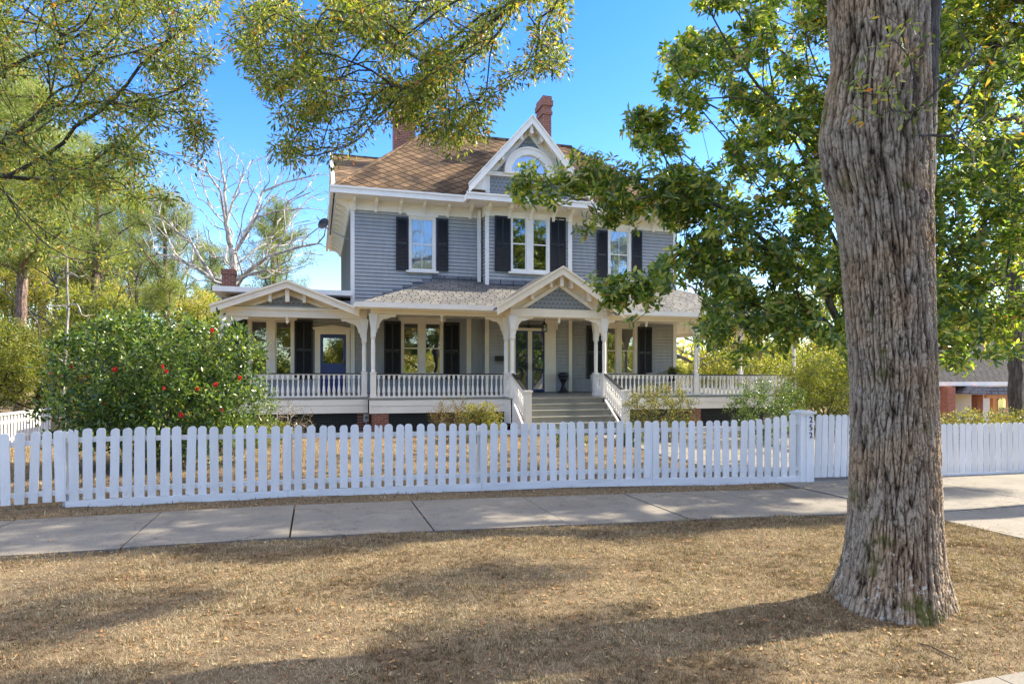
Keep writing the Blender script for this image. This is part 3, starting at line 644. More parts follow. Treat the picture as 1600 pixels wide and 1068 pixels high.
# ============================================================ THINGS ON THE HOUSE AND PORCH
xc, zc = XA(850.5, 22.4), ZA(850, 512, 22.4)
t = thing('porch_lantern', (xc, 22.4, zc), 'small black lantern hanging from the porch ceiling before the front door', 'lantern')
m = MB(); 
for a in (-.07, .07):
    for b in (-.07, .07): m.box(xc + a - .01, xc + a + .01, 22.4 + b - .01, 22.4 + b + .01, zc - .13, zc + .1)
m.box(xc - .085, xc + .085, 22.315, 22.485, zc - .15, zc - .13); m.lathe([(.13, zc + .1), (.10, zc + .13), (.03, zc + .2), (.012, zc + .24), (.012, 3.96)], xc, 22.4, 8); m.build('cage', M['iron'], t)
MB().box(xc - .065, xc + .065, 22.335, 22.465, zc - .128, zc + .098).build('glass', M['glass'], t)
# planter stand / cast iron urn seat
xc = XA(880, 22.9); z0 = deckz(22.9)
t = thing('iron_planter_stand', (xc, 22.9, z0), 'black cast iron pedestal stand beside the front door', 'planter stand')
m = MB(); m.lathe([(.20, z0 + .003), (.20, z0 + .04), (.14, z0 + .09), (.09, z0 + .2), (.07, z0 + .32), (.11, z0 + .42), (.16, z0 + .5), (.19, z0 + .58)], xc, 22.9, 12); m.build('pedestal', M['iron'], t, True)
m = MB(); m.lathe([(.19, z0 + .581), (.22, z0 + .64), (.21, z0 + .72), (.13, z0 + .76), (.02, z0 + .77)], xc, 22.9, 12); m.build('bowl', M['iron'], t, True)
# mail box
xa, xb, zb0, zb1 = XA(773, YW - .1), XA(786.5, YW - .1), ZA(780, 564.5, YW), ZA(780, 557.5, YW)
t = thing('mailbox', ((xa + xb) / 2, YB - .05, zb0), 'black letter box hung on the wall left of the front door', 'mailbox')
X = lambda p: XA(p, YB)
m = MB(); m.box(X(773), X(786), YB - .14, YB - .03, zb0, zb1 - .02); m.build('box', M['iron'], t); m = MB(); m.prism([(YB - .16, zb1 - .019), (YB - .03, zb1 - .019), (YB - .03, zb1 + .03)], 'x', X(772.7), X(786.3)); m.build('lid', M['iron'], t)
m = MB(); m.tube([(X(775), YB - .1, zb0), (X(775), YB - .14, zb0 - .07), (X(784), YB - .14, zb0 - .07), (X(784), YB - .1, zb0)], .008, 5); m.build('paper_hook', M['iron'], t)
# satellite dish at the left eave
p = PD(505, 349, 23.4)
t = thing('satellite_dish', p, 'dark round satellite dish on the upper left side wall', 'satellite dish')
m = MB(); nrm = Vector((-.55, -.75, .3)).normalized(); u = nrm.orthogonal().normalized(); v = nrm.cross(u); k = 20
for r0, r1, h0, h1 in ((0.001, .12, -.05, -.04), (.12, .22, -.04, 0)):
    for i in range(k):
        a, b = 2 * math.pi * i / k, 2 * math.pi * (i + 1) / k
        m.poly([p + (u * math.cos(x) + v * math.sin(x)) * r + nrm * h for x, r, h in ((a, r0, h0), (a, r1, h1), (b, r1, h1), (b, r0, h0))])
m.build('reflector', M['iron'], t)
m = MB(); m.tube([p - nrm * .05, p - nrm * .15 + Vector((.05, 0, -.1)), Vector((XL - .02, p.y + .4, p.z - .45))], .025, 6); m.tube([p - v * .2, p + nrm * .3 - v * .1], .012, 5); m.build('arm', M['metalgrey'], t)
# electric meter on the left brick pier
x_, y_ = XA(572, DL), DL - .02; z_ = .52
t = thing('electric_meter', (x_, y_, z_), 'small grey meter box on the brick pier under the porch', 'meter')
m = MB(); m.box(x_ - .08, x_ + .08, y_, y_ + .1, z_ - .14, z_ + .1); m.build('case', M['metalgrey'], t); m = MB(); m.tube([(x_, y_ + .05, z_ - .14), (x_, y_ + .05, -.1)], .02, 6); m.build('conduit', M['metalgrey'], t)
m = MB(); m.tube([(x_, y_, z_ + .0), (x_, y_ - .05, z_ + .0)], .055, 12); m.build('dial', M['glass'], t)
# wicker chairs and table behind the right rail
def chair(x, y, rz, label):
    z0 = deckz(y); t = thing('wicker_chair', (x, y, z0), label, 'chair', 'wicker chairs on the porch', rz)
    def add(nm, mm, sm=False): 
        me = mm.mesh(nm, M['wicker'], smooth=sm); o = bpy.data.objects.new(nm, me); sc.collection.objects.link(o); o.parent = t
    m = MB(); m.box(-.28, .28, -.26, .26, .36, .43); add('seat', m)
    m = MB(); pts = [(-.3, .45), (-.31, .64), (-.24, .74), (0, .77), (.24, .74), (.31, .64), (.3, .45)]; m.prism(pts, 'y', .22, .28); add('backrest', m)
    for a in (-1, 1):
        m = MB(); m.tube([(a * .3, -.28, .62), (a * .31, 0, .64), (a * .3, .24, .66)], .03, 6); m.tube([(a * .3, -.26, .4), (a * .3, -.28, .62)], .02, 6); add('arm', m, True)
        for b in (-.22, .22): m = MB(); m.tube([(a * .25, b, 0), (a * .25, b, .36)], .02, 6); add('leg', m, True)
chair(XA(936, 22.6), 22.6, R(-20), 'pale wicker porch chair behind the right portico post'); chair(XA(1017, 22.9), 22.5, R(15), 'pale wicker porch chair below the shuttered right window')

xa, xb, za_, zb_ = XA(632.5, YW), XA(651, YW), ZA(640, 527, YW), ZA(640, 511, YW)
t = thing('stained_glass_panel', ((xa + xb) / 2, YW + .1, za_), 'small orange and blue stained glass panel hanging in the lower left front window', 'window ornament')
rg = random.Random(6); cols = {'amber_glass': (.9, .32, .03), 'yellow_glass': (.85, .6, .08), 'blue_glass': (.08, .12, .5)}
for nm, c in cols.items():
    tm = NT(nm); e = tm.n('ShaderNodeBsdfTranslucent'); e.inputs[0].default_value = (*c, 1); mx = tm.n('ShaderNodeMixShader'); tm.col(c); mx.inputs[0].default_value = .4; tm.l(tm.b.outputs[0], mx.inputs[1]); tm.l(e.outputs[0], mx.inputs[2]); tm.l(mx.outputs[0], tm.o.inputs[0]); M[nm] = tm.m
mbs = {k: MB() for k in cols}
for i in range(5):
    for j in range(4):
        k = rg.choice(['amber_glass', 'amber_glass', 'yellow_glass', 'blue_glass']); x0, z0 = xa + (xb - xa) * i / 5, za_ + (zb_ - za_) * j / 4
        if rg.random() < .8: mbs[k].box(x0 + .004, x0 + (xb - xa) / 5 - .004, YW + .028, YW + .034, z0 + .004, z0 + (zb_ - za_) / 4 - .004)
for k in cols: mbs[k].build(k, M[k], t)
m = MB(); m.tube([(xa, YW + .031, zb_), ((xa + xb) / 2, YW + .031, zb_ + .12), (xb, YW + .031, zb_)], .004, 4); m.build('cord', M['iron'], t)
# ============================================================ GROUND, PAVEMENT, STREET
def sstep(a, b, x):
    t = np.clip((x - a) / (b - a), 0, 1); return t * t * (3 - 2 * t)
def gz(x, y):
    x = np.asarray(x, float); y = np.asarray(y, float)
    h = np.interp(x, [-8, -3.9, -.4, 4, 8.8, 14], [-.06, -.09, -.06, -.10, -.17, -.17])
    h = h * (1 - sstep(13, 18, y))
    return h - 1.5 * sstep(19, 31, x) - .5 * sstep(-8, -25, -x) * 0
def g1(x, y): return float(gz(x, y))
def rough_n(x, y): return .012 * np.sin(x * 3.1 + 1.3 * np.sin(y * 2.3)) * np.sin(y * 4.1 + np.sin(x * 1.7)) + .008 * np.sin(x * 9.3 + y * 5) * np.sin(y * 11.7 - x * 3)
def YF(x): return 10.95 - .062 * (x + 3.9)           # the fence line
def SY0(x): return 8.1 - .055 * (x + 3.2)            # pavement, street side
def SY1(x): return 10.12 - .05 * (x + 4)           # pavement, house side
def grid(name, xs, ys, hf, mat, kind='structure'):
    Xg, Yg = np.meshgrid(xs, ys); Z = hf(Xg, Yg); V = np.stack([Xg.ravel(), Yg.ravel(), Z.ravel()], 1)
    nx, ny = len(xs), len(ys); i = np.arange((ny - 1) * (nx - 1)); a = i // (nx - 1) * nx + i % (nx - 1)
    me = npmesh(name, V, np.stack([a, a + 1, a + nx + 1, a + nx], 1), 4, mat, True)
    o = bpy.data.objects.new(name, me); sc.collection.objects.link(o); o['kind'] = kind; return o
def ground_mat():
    t = NT('dormant lawn soil'); co = t.coord(); a = t.noise(co, .55, 5, .65); b = t.noise(co, 14, 6, .75); c = t.noise(co, 90, 3, .7)
    col = t.ramp(a, [(.32, (.085, .07, .055)), (.5, (.16, .125, .085)), (.66, (.24, .19, .125))])
    col = t.mix(.6, col, t.ramp(b, [(.3, (.10, .07, .045)), (.55, (.30, .235, .15)), (.75, (.42, .35, .24))]))
    col = t.mix(.35, col, t.ramp(c, [(.3, (.12, .1, .07)), (.7, (.8, .75, .6))]), 'OVERLAY')
    t.col(col); t.rough(1.0); t.b.inputs['Specular IOR Level'].default_value = .1; t.bump(t.math('ADD', b, c), .8, .03); return t.m
M['ground'] = ground_mat()
def concrete(name, lo, hi):
    t = NT(name); co = t.coord(); a = t.noise(co, 1.3, 6, .7); b = t.noise(co, 60, 4, .8); st = t.noise(t.mapping(co, (1, 1, 1)), 2.6, 8, .75); ck = t.n('ShaderNodeTexVoronoi', feature='DISTANCE_TO_EDGE'); ck.inputs['Scale'].default_value = .55; dv = t.n('ShaderNodeVectorMath', operation='ADD'); t.l(co, dv.inputs[0]); nz3 = t.n('ShaderNodeTexNoise'); nz3.inputs['Scale'].default_value = 3; t.l(co, nz3.inputs['Vector']); t.l(nz3.outputs['Color'], dv.inputs[1]); t.l(dv.outputs[0], ck.inputs['Vector'])
    col = t.ramp(a, [(.3, lo), (.7, hi)]); col = t.mix(t.ramp(st, [(.48, (0, 0, 0)), (.68, (.7, .7, .7))]), col, tuple(x * .5 for x in lo)); col = t.mix(t.ramp(ck.outputs['Distance'], [(.0, (.8, .8, .8)), (.006, (0, 0, 0))]), col, (.05, .045, .035))
    col = t.mix(.5, col, t.ramp(b, [(.3, (.25, .25, .25)), (.7, (.75, .75, .75))]), 'OVERLAY')
    t.col(col); t.rough(.9); t.bump(b, .35, .006); return t.m
M['concrete'] = concrete('old pavement concrete', (.15, .138, .115), (.25, .228, .185)); M['apron'] = concrete('driveway concrete', (.17, .155, .125), (.27, .245, .20))
M['asphaltroad'] = concrete('street asphalt', (.05, .05, .05), (.08, .08, .08)); M['joint'] = paint('dirt in joints', (.06, .05, .04), .2, 1)
xs = np.concatenate([np.linspace(-400, -12, 24), np.linspace(-11, 20, 220), np.linspace(21, 60, 30), np.linspace(70, 450, 18)])
ys = np.concatenate([[2.98], np.linspace(3.05, 24, 150), np.linspace(25, 60, 20), np.linspace(70, 700, 16)])
def gh(x, y):
    z = gz(x, y) + rough_n(x, y)
    on = (y > SY0(x) - .03) & (y < SY1(x) + .03) | ((x > 8.15) & (x < 14.6) & (y < 26) & (y > 3))
    z = np.where(on, gz(x, y) - .05, z)
    return np.where(y > 26, z + 0.0, z)
grid('ground', xs, ys, gh, M['ground'])
m = MB(); x = -14.0; k = 0
xj = [XA(450, 7.5), 1.37, 3.1, 4.8, 6.5]
sp_ = 1.7; joints = [xj[0] - 1.75 * i for i in range(7, 0, -1)] + xj + [8.16]
def slab_patch(m, x0, x1, f0, f1, dz, nx=8, ny=6):
    n = len(m.v)
    for j in range(ny + 1):
        for i in range(nx + 1):
            xx = x0 + (x1 - x0) * i / nx; a, b = f0(xx), f1(xx); yy = a + (b - a) * j / ny; m.v.append((xx, yy, g1(xx, yy) + dz))
    for j in range(ny):
        for i in range(nx):
            a = n + j * (nx + 1) + i; m.f.append((a, a + 1, a + nx + 2, a + nx + 1))
    per = [n + i for i in range(nx + 1)] + [n + j * (nx + 1) + nx for j in range(1, ny + 1)] + [n + ny * (nx + 1) + i for i in range(nx - 1, -1, -1)] + [n + j * (nx + 1) for j in range(ny - 1, 0, -1)]
    q = len(m.v); m.v += [(m.v[i][0], m.v[i][1], m.v[i][2] - .08) for i in per]
    for i in range(len(per)): j = (i + 1) % len(per); m.f.append((per[j], per[i], q + i, q + j))
random.seed(4)
for a, b in zip(joints[:-1], joints[1:]): slab_patch(m, a + .012, b - .012, SY0, SY1, .012 + random.uniform(-.006, .01))
o = m.build('sidewalk', M['concrete'], None); o['kind'] = 'structure'
m = MB(); yc = 3.06
for y0, y1, dz in ((3.1, 4.4, .01), (4.42, SY0(8.2) - .2, .014), (SY0(8.2) - .18, SY1(8.2), .02), (SY1(8.2) + .02, 13.0, .016), (13.02, 17, .015), (17.02, 25, .012)):
    for x0, x1 in ((8.2, 10.9), (10.92, 14.2)): slab_patch(m, x0, x1, lambda q: y0, lambda q: y1, dz, 6, 4)
o = m.build('driveway', M['apron'], None); o['kind'] = 'structure'
m = MB(); 
for i in range(40): m.box(-20 + i * 1.5, -20 + i * 1.5 + 1.49, 2.80, 2.985, -.5, -.035 + .0 * i)
o = m.build('kerb', M['concrete'], None); o['kind'] = 'structure'
m = MB(); m.poly([(-300, -9, -.19), (300, -9, -.19), (300, 2.9, -.19), (-300, 2.9, -.19)]); o = m.build('road', M['asphaltroad'], None); o['kind'] = 'structure'
m = MB(); m.poly([(-300, -120, -.12), (300, -120, -.12), (300, -9, -.12), (-300, -9, -.12)]); o = m.build('far_verge', M['ground'], None); o['kind'] = 'structure'
# grass
def blades(name, N, xr, yr, L, Wd, mat, test, lean=(.2, 1.3), seed=1, tuft=0):
    rg = np.random.default_rng(seed); x = rg.uniform(*xr, N); y = rg.uniform(*yr, N); 
    if tuft:
        k = N // tuft; cx, cy = x[:k], y[:k]; idx = rg.integers(0, k, N); big = rg.uniform(.5, 1.5, k)[idx]; x = cx[idx] + rg.normal(0, .012, N) * big; y = cy[idx] + rg.normal(0, .012, N) * big; taz = rg.uniform(0, 6.28, k)[idx]
    ok = test(x, y, rg); x, y = x[ok], y[ok]; n = len(x)
    z = gz(x, y) + rough_n(x, y) - .002; az = rg.uniform(0, 2 * np.pi, n); ln = rg.uniform(*lean, n); l = rg.uniform(*L, n) * (big[ok] if tuft else 1); az = np.where(rg.random(n) < .45, taz[ok] + rg.normal(0, .5, n), az) if tuft else az; wd = rg.uniform(*Wd, n)
    dx, dy, dz = np.cos(az) * np.sin(ln), np.sin(az) * np.sin(ln), np.cos(ln); a2 = az + np.pi / 2 + rg.uniform(-.6, .6, n); px_, py_ = np.cos(a2) * wd / 2, np.sin(a2) * wd / 2
    V = np.empty((n, 3, 3)); V[:, 0] = np.stack([x - px_, y - py_, z], 1); V[:, 1] = np.stack([x + px_, y + py_, z], 1); V[:, 2] = np.stack([x + dx * l, y + dy * l, z + dz * l], 1)
    me = npmesh(name, V.reshape(-1, 3), np.arange(n * 3).reshape(n, 3), 3, mat); o = bpy.data.objects.new(name, me); sc.collection.objects.link(o); return o
def island_mat(name, stops, rough=.6, transl=.0, spec=.3, patch=None, sheen=0):
    t = NT(name); g = t.n('ShaderNodeNewGeometry'); col = t.ramp(g.outputs['Random Per Island'], stops)
    if patch: col = t.mix(t.ramp(t.noise(t.coord(), patch[0], 4, .6), [(.42, (0, 0, 0)), (.62, (1, 1, 1))]), col, patch[1], patch[2] if len(patch) > 2 else 'MIX')
    t.col(col); t.rough(rough); t.b.inputs['Specular IOR Level'].default_value = spec
    if transl:
        tr = t.n('ShaderNodeBsdfTranslucent'); t.l(t.mix(1.0, col, (1.0, 1.0, .45), 'MULTIPLY'), tr.inputs[0])
        mx = t.n('ShaderNodeMixShader'); mx.inputs[0].default_value = transl; t.l(t.b.outputs[0], mx.inputs[1]); t.l(tr.outputs[0], mx.inputs[2]); t.l(mx.outputs[0], t.o.inputs[0])
    return t.m
M['grass'] = island_mat('dormant grass blades', [(0, (.075, .06, .042)), (.3, (.24, .19, .125)), (.6, (.47, .375, .235)), (.82, (.74, .63, .43)), (.9, (.15, .17, .07)), (1, (.38, .16, .06))], .8, .25, .15, patch=(1.3, (.60, .55, .52), 'MULTIPLY'))
def inview(x, y, marg=330):
    d = x * ST + y * CT; r = x * CT - y * ST; px_ = 800 + F * r / np.maximum(d, .1); py_ = HZ + F * 1.9 / np.maximum(d, .1)
    return (px_ > -marg) & (px_ < 1600 + marg) & (py_ < 1068 + 150) & (d > 1)
def bare(x, y): return np.sin(x * 1.1 + 2) * np.sin(y * 1.7 + x * .6) + .5 * np.sin(x * 3.3 - y * 2.2)
g = blades('grass', 950000, (-7.2, 8.2), (3.0, 8.25), (.018, .05), (.0025, .0055), M['grass'], lambda x, y, rg: inview(x, y) & (y < SY0(x) + rg.normal(0, .03, len(x))) & (rg.random(len(x)) < np.clip(1.15 - .85 * np.clip(bare(x, y) * 1.3, 0, 1) - .35 * sstep(1.5, -3, x), 0, 1)) & (x < 8.2 + rg.normal(0, .03, len(x))), lean=(.35, 1.5), seed=2, tuft=22)
g2 = blades('grass', 620000, (-7.2, 8.2), (3.0, 8.25), (.012, .04), (.0025, .005), M['grass'], lambda x, y, rg: inview(x, y) & (y < SY0(x) + np.abs(rg.normal(0, .07, len(x))) - .02 + .05 * np.sin(x * 5) * np.sin(x * 2.3)) & (x < 8.2 + rg.normal(0, .03, len(x))), lean=(.7, 1.57), seed=7)
tag(g2, 'short matted dry turf between the taller straw tufts of the verge', 'grass', kind='stuff')
tag(g, 'dry straw coloured grass of the verge before the pavement', 'grass', kind='stuff')
g = blades('grass', 150000, (-9, 26), (9.3, 20.3), (.03, .08), (.008, .016), M['grass'], lambda x, y, rg: inview(x, y) & (((y > SY1(x) + .02) & (y < YF(x)) & (rg.random(len(x)) < .35)) | (y > YF(x))) & ~((x > 8.15) & (x < 14.25)), seed=3)
tag(g, 'dry grass of the front yard behind the picket fence', 'grass', kind='stuff')
M['litter'] = island_mat('fallen brown leaves', [(0, (.16, .07, .03)), (.4, (.34, .17, .07)), (.7, (.5, .3, .13)), (1, (.42, .36, .2))], .7, .15)
g = blades('fallen_leaves', 60000, (-6, 12), (3.0, 20), (.02, .05), (.012, .028), M['litter'], lambda x, y, rg: inview(x, y) & (rg.random(len(x)) < np.where((y > SY0(x)) & (y < SY1(x)), .22, np.where((y > SY1(x)) & (y < YF(x) + 3), 1.0, .45))), lean=(1.2, 1.6), seed=5)
g.location.z = .012; tag(g, 'brown fallen leaves scattered over lawn and pavement', 'leaves', kind='stuff')
# ============================================================ PICKET FENCES
def fx(px):
    x = XA(px, 10.5)
    for _ in range(8): x = XA(px, YF(x))
    return x
def ftz(px, py): x = fx(px); return ZA(px, py, YF(x))
tops = [(0, 678), (100, 670), (200, 667), (450, 664), (700, 661), (900, 658.5), (1000, 657), (1150, 656), (1190, 654), (1225, 648), (1245, 646)]
bots = [(0, 790), (100, 782), (200, 776), (450, 765), (700, 755.5), (900, 748.5), (1000, 746), (1150, 744), (1240, 743)]
bb = [(103, 795), (250, 789), (400, 781), (450, 777.5), (700, 765.5), (750, 764), (900, 758), (1015, 756), (1150, 755), (1262, 755)]
TX = [fx(p) for p, _ in tops]; TZ = [ftz(p, q) for p, q in tops]; BXs = [fx(p) for p, _ in bots]; BZ = [ftz(p, q) for p, q in bots]; CX = [fx(p) for p, _ in bb]; CZs = [ftz(p, q) for p, q in bb]
def picket_mesh(w_, h, seed, chip=False):
    rg = random.Random(seed); m = MB(); a = w_ / 2; hh = h
    top = [(a, hh - .055), (a * .93, hh - .028), (a * .6, hh - .008), (a * .15, hh), (-a * .3, hh - .002), (-a * .75, hh - .017), (-a, hh - .05)]
    if chip: top = [(a, hh - .03), (a * .5, hh - .01), (a * .3, hh - .02), (a * .15, hh - .075), (-.1 * a, hh - .03), (-a * .8, hh - .005), (-a, hh - .02)]
    pts = [(-a, 0), (a, 0)] + [(x * 1.0, z + rg.uniform(-.004, .004)) for x, z in top]
    m.prism(pts, 'y', -.011, .011); return m.mesh('picket', M['fence'])
pf = thing('picket_fence', (fx(620), YF(fx(620)), 0), 'long white picket fence along the pavement before the house', 'fence')
random.seed(11); fa = math.atan(-.062); n = 75; xa, xb = fx(10), fx(1237); o0 = origin(pf)
for i in range(n):
    x = xa + (xb - xa) * i / (n - 1) + random.uniform(-.006, .006); z0 = float(np.interp(x, BXs, BZ)) + random.uniform(-.004, .004); z1 = float(np.interp(x, TX, TZ)) + random.uniform(-.008, .008)
    wd = random.uniform(.112, .128) * (1.12 if i in (10, 31) else 1)
    o = put('picket', picket_mesh(wd, z1 - z0, i, i in (5, 30)), pf, (x, YF(x) - .02, z0), fa); o.rotation_euler[1] = R(random.gauss(0, .8)); o.rotation_euler[0] = R(random.gauss(0, .5))
for i in range(1, 13):
    x = xa - .17 * i; z0 = float(np.interp(x, BXs, BZ)); o = put('picket', picket_mesh(random.uniform(.112, .128), random.uniform(.985, 1.0), 200 + i), pf, (x, YF(x) - .02, z0), fa); o.rotation_euler[1] = R(random.gauss(0, .8))
def along(m, x0, x1, f0, f1, dy0, dy1, st=.5):
    k = max(1, int((x1 - x0) / st))
    for i in range(k):
        a, b = x0 + (x1 - x0) * i / k, x0 + (x1 - x0) * (i + 1) / k; n_ = len(m.v)
        for q in (a, b): m.v += [(q, YF(q) + dy0, f0(q)), (q, YF(q) + dy1, f0(q)), (q, YF(q) + dy1, f1(q)), (q, YF(q) + dy0, f1(q))]
        m.f += [(n_, n_ + 4, n_ + 5, n_ + 1), (n_ + 1, n_ + 5, n_ + 6, n_ + 2), (n_ + 2, n_ + 6, n_ + 7, n_ + 3), (n_ + 3, n_ + 7, n_ + 4, n_)]
        if i == 0: m.f.append((n_, n_ + 1, n_ + 2, n_ + 3))
        if i == k - 1: m.f.append((n_ + 7, n_ + 6, n_ + 5, n_ + 4))
tz = lambda x: float(np.interp(x, TX, TZ)); bz = lambda x: float(np.interp(x, BXs, BZ)); cz = lambda x: float(np.interp(x, CX, CZs))
xr = fx(1250)
for f0, f1 in ((lambda x: tz(x) - .20, lambda x: tz(x) - .13), (lambda x: bz(x) + .09, lambda x: bz(x) + .16)):
    m = MB(); along(m, xa - 2.2, xr, f0, f1, .0, .04); m.build('rail', M['fence'], pf)
brk = [fx(p) for p in (103, 450, 752, 1017, 1262)]
for a, b in zip(brk[:-1], brk[1:]):
    m = MB(); along(m, a + .004, b - .004, lambda x: cz(x) - .02, lambda x: bz(x) - .004, -.045, -.012); m.build('base_board', M['baseboard'], pf)
for p in (101, 452, 752, 1017):
    x = fx(p); m = MB(); m.box(x - .045, x + .045, YF(x) + .041, YF(x) + .13, -.3, tz(x) - .05); m.build('post', M['fence'], pf)
    m = MB(); m.box(x - .018, x + .018, YF(x) - .03, YF(x) - .0, bz(x) - .0, tz(x) - .03); m.build('cover_strip', M['fence'], pf)
# gate post with the house number
x = fx(1258); y = YF(x); zt = ZA(1258, 646, y); zb_ = ZA(1258, 757, y)
gp = thing('gate_post', (x, y, zb_), 'white boxed gate post with black number 252 on its face', 'gate post')
m = MB(); m.box(x - .15, x + .14, y - .06, y + .2, zb_ - .1, zt); m.build('shaft', M['fence'], gp)
m = MB(); m.box(x - .03, x + .13, y - .085, y - .061, zb_ + .02, zt - .04); m.build('face_board', M['fence'], gp)
m = MB(); m.box(x - .18, x + .17, y - .11, y + .23, zt + .001, zt + .035); m.prism([(x - .17, zt + .036), (x + .16, zt + .036), (x, zt + .07)], 'y', y - .1, y + .22); m.build('cap', M['fence'], gp)
def textmesh(ch, size, mat, ext=.004):
    cu = bpy.data.curves.new('digit', 'FONT'); cu.body = ch; cu.size = size; cu.extrude = ext; cu.align_x = 'CENTER'; cu.align_y = 'CENTER'
    ob = bpy.data.objects.new('digit', cu); sc.collection.objects.link(ob); bpy.context.view_layer.update()
    me = bpy.data.meshes.new_from_object(ob.evaluated_get(bpy.context.evaluated_depsgraph_get())); bpy.data.objects.remove(ob); me.name = 'digit'; me.materials.clear(); me.materials.append(mat); return me
zx = ZA(1264, 655, y)
for i, ch in enumerate('252'):
    o = bpy.data.objects.new('digit', textmesh(ch, .155, M['iron'])); sc.collection.objects.link(o); o.parent = gp
    o.location = Vector((x + .055, y - .092, zx - .0 - .145 * i)) - origin(gp); o.rotation_euler = (R(90), R(-4), 0)
# gate and right hand fence
def picket_run(t, x0, x1, zb0, zt0, sp, wd, off=0, lean=0, yo=0):
    k = int((x1 - x0) / sp); ms = [picket_mesh(wd, zt0 - zb0, 100 + q) for q in range(3)]
    for i in range(k):
        q = x0 + sp * (i + .5); o = put('picket', ms[i % 3], t, (q, YF(q) - .02 + yo, zb0 + off * i + random.uniform(-.006, .006)), fa); o.rotation_euler[1] = R(lean + random.gauss(0, .3))
    for a in (.14, zt0 - zb0 - .2):
        m = MB(); along(m, x0, x1, lambda q: zb0 + a, lambda q: zb0 + a + .07, yo + .0, yo + .04); m.build('rail', M['fence'], t)
gx0, gx1 = x + .17, x + 3.0
t = thing('picket_gate', (gx0, YF(gx0), g1(gx0, 10)), 'white picket gate between the numbered post and the big trunk', 'gate')
picket_run(t, gx0, gx1, ZA(1300, 744, YF(gx0)), ZA(1300, 647, YF(gx0)), .142, .118, lean=2.0)
t = thing('picket_fence', (gx1 + .1, YF(gx1), g1(gx1, 10)), 'white picket fence right of the big tree trunk', 'fence')
zq = -.15; picket_run(t, gx1 + .06, 19, zq + .04, ZA(1530, 661, YF(14)), .148, .122)
m = MB(); along(m, gx1 + .06, 19, lambda q: -.2, lambda q: zq + .035, -.045, -.012); m.build('base_board', M['baseboard'], t)
# a dead stick in the grass
random.seed(5); p0, p1 = PD(1438, 994, 4.62), PD(1500, 1022, 4.35)
for q in (p0, p1): q.z = g1(q.x, q.y) + .02
t = thing('fallen_stick', p0, 'thin dead stick lying in the grass before the big trunk', 'stick')
m = MB(); m.tube([p0, p0.lerp(p1, .35) + Vector((.01, .02, .008)), p0.lerp(p1, .7) + Vector((-.01, 0, .004)), p1], [.005, .008, .007, .004], 6); m.tube([p0.lerp(p1, .4) + Vector((.01, .02, .008)), p0.lerp(p1, .5) + Vector((.07, .05, .03))], .003, 5); m.build('stick', M['ground'], t)
# far side fence, left
A0, A1 = PD(-120, 652, 13.5), PD(80, 650, 20); A0.z = A1.z = 0
t = thing('picket_fence', A0, 'sunlit white side fence in the yard behind the camellia', 'fence')
nn = 34; zt = .82; a3 = math.atan2(A1.y - A0.y, A1.x - A0.x); me = picket_mesh(.09, zt, 7)
for i in range(nn):
    p = A0.lerp(A1, (i + .5) / nn); put('picket', me, t, (p.x, p.y, .0), a3)
for zq_ in (.16, zt - .2): m = MB(); nrm = Vector((-(A1 - A0).y, (A1 - A0).x, 0)).normalized() * .035; m.beam(A0 + nrm + Vector((0, 0, zq_)), A1 + nrm + Vector((0, 0, zq_)), .03, .08); m.build('rail', M['fence'], t)
m = MB(); m.beam(A0 + Vector((0, 0, zt + .02)), A1 + Vector((0, 0, zt + .02)), .12, .05); m.build('cap_rail', M['fence'], t)
# ============================================================ TREES AND SHRUBS
def bark_mat(name, lo, mid, hi, sx=10, sz=1.6, st=.8):
    t = NT(name); co = t.coord(); v = t.mapping(co, (sx, sx, sz)); a = t.noise(v, 1.0, 6, .7)
    rd = t.math('ABSOLUTE', t.math('SUBTRACT', a, .5)); col = t.ramp(rd, [(0, lo), (.06, mid), (.16, hi)])
    t.col(col); t.rough(.95); t.bump(rd, st, .05); return t.m
M['bark'] = bark_mat('dark branch bark', (.03, .025, .02), (.07, .06, .05), (.13, .115, .10))
M['barkpine'] = bark_mat('pine bark', (.07, .045, .035), (.20, .14, .11), (.32, .24, .2), 6, 1.5)
M['barkwhite'] = bark_mat('pale smooth bark', (.17, .155, .14), (.40, .37, .33), (.60, .57, .53), 2, .8, .2)
M['barkgrey'] = bark_mat('grey magnolia bark', (.05, .05, .045), (.11, .105, .09), (.2, .19, .165), 6, 2, .4)
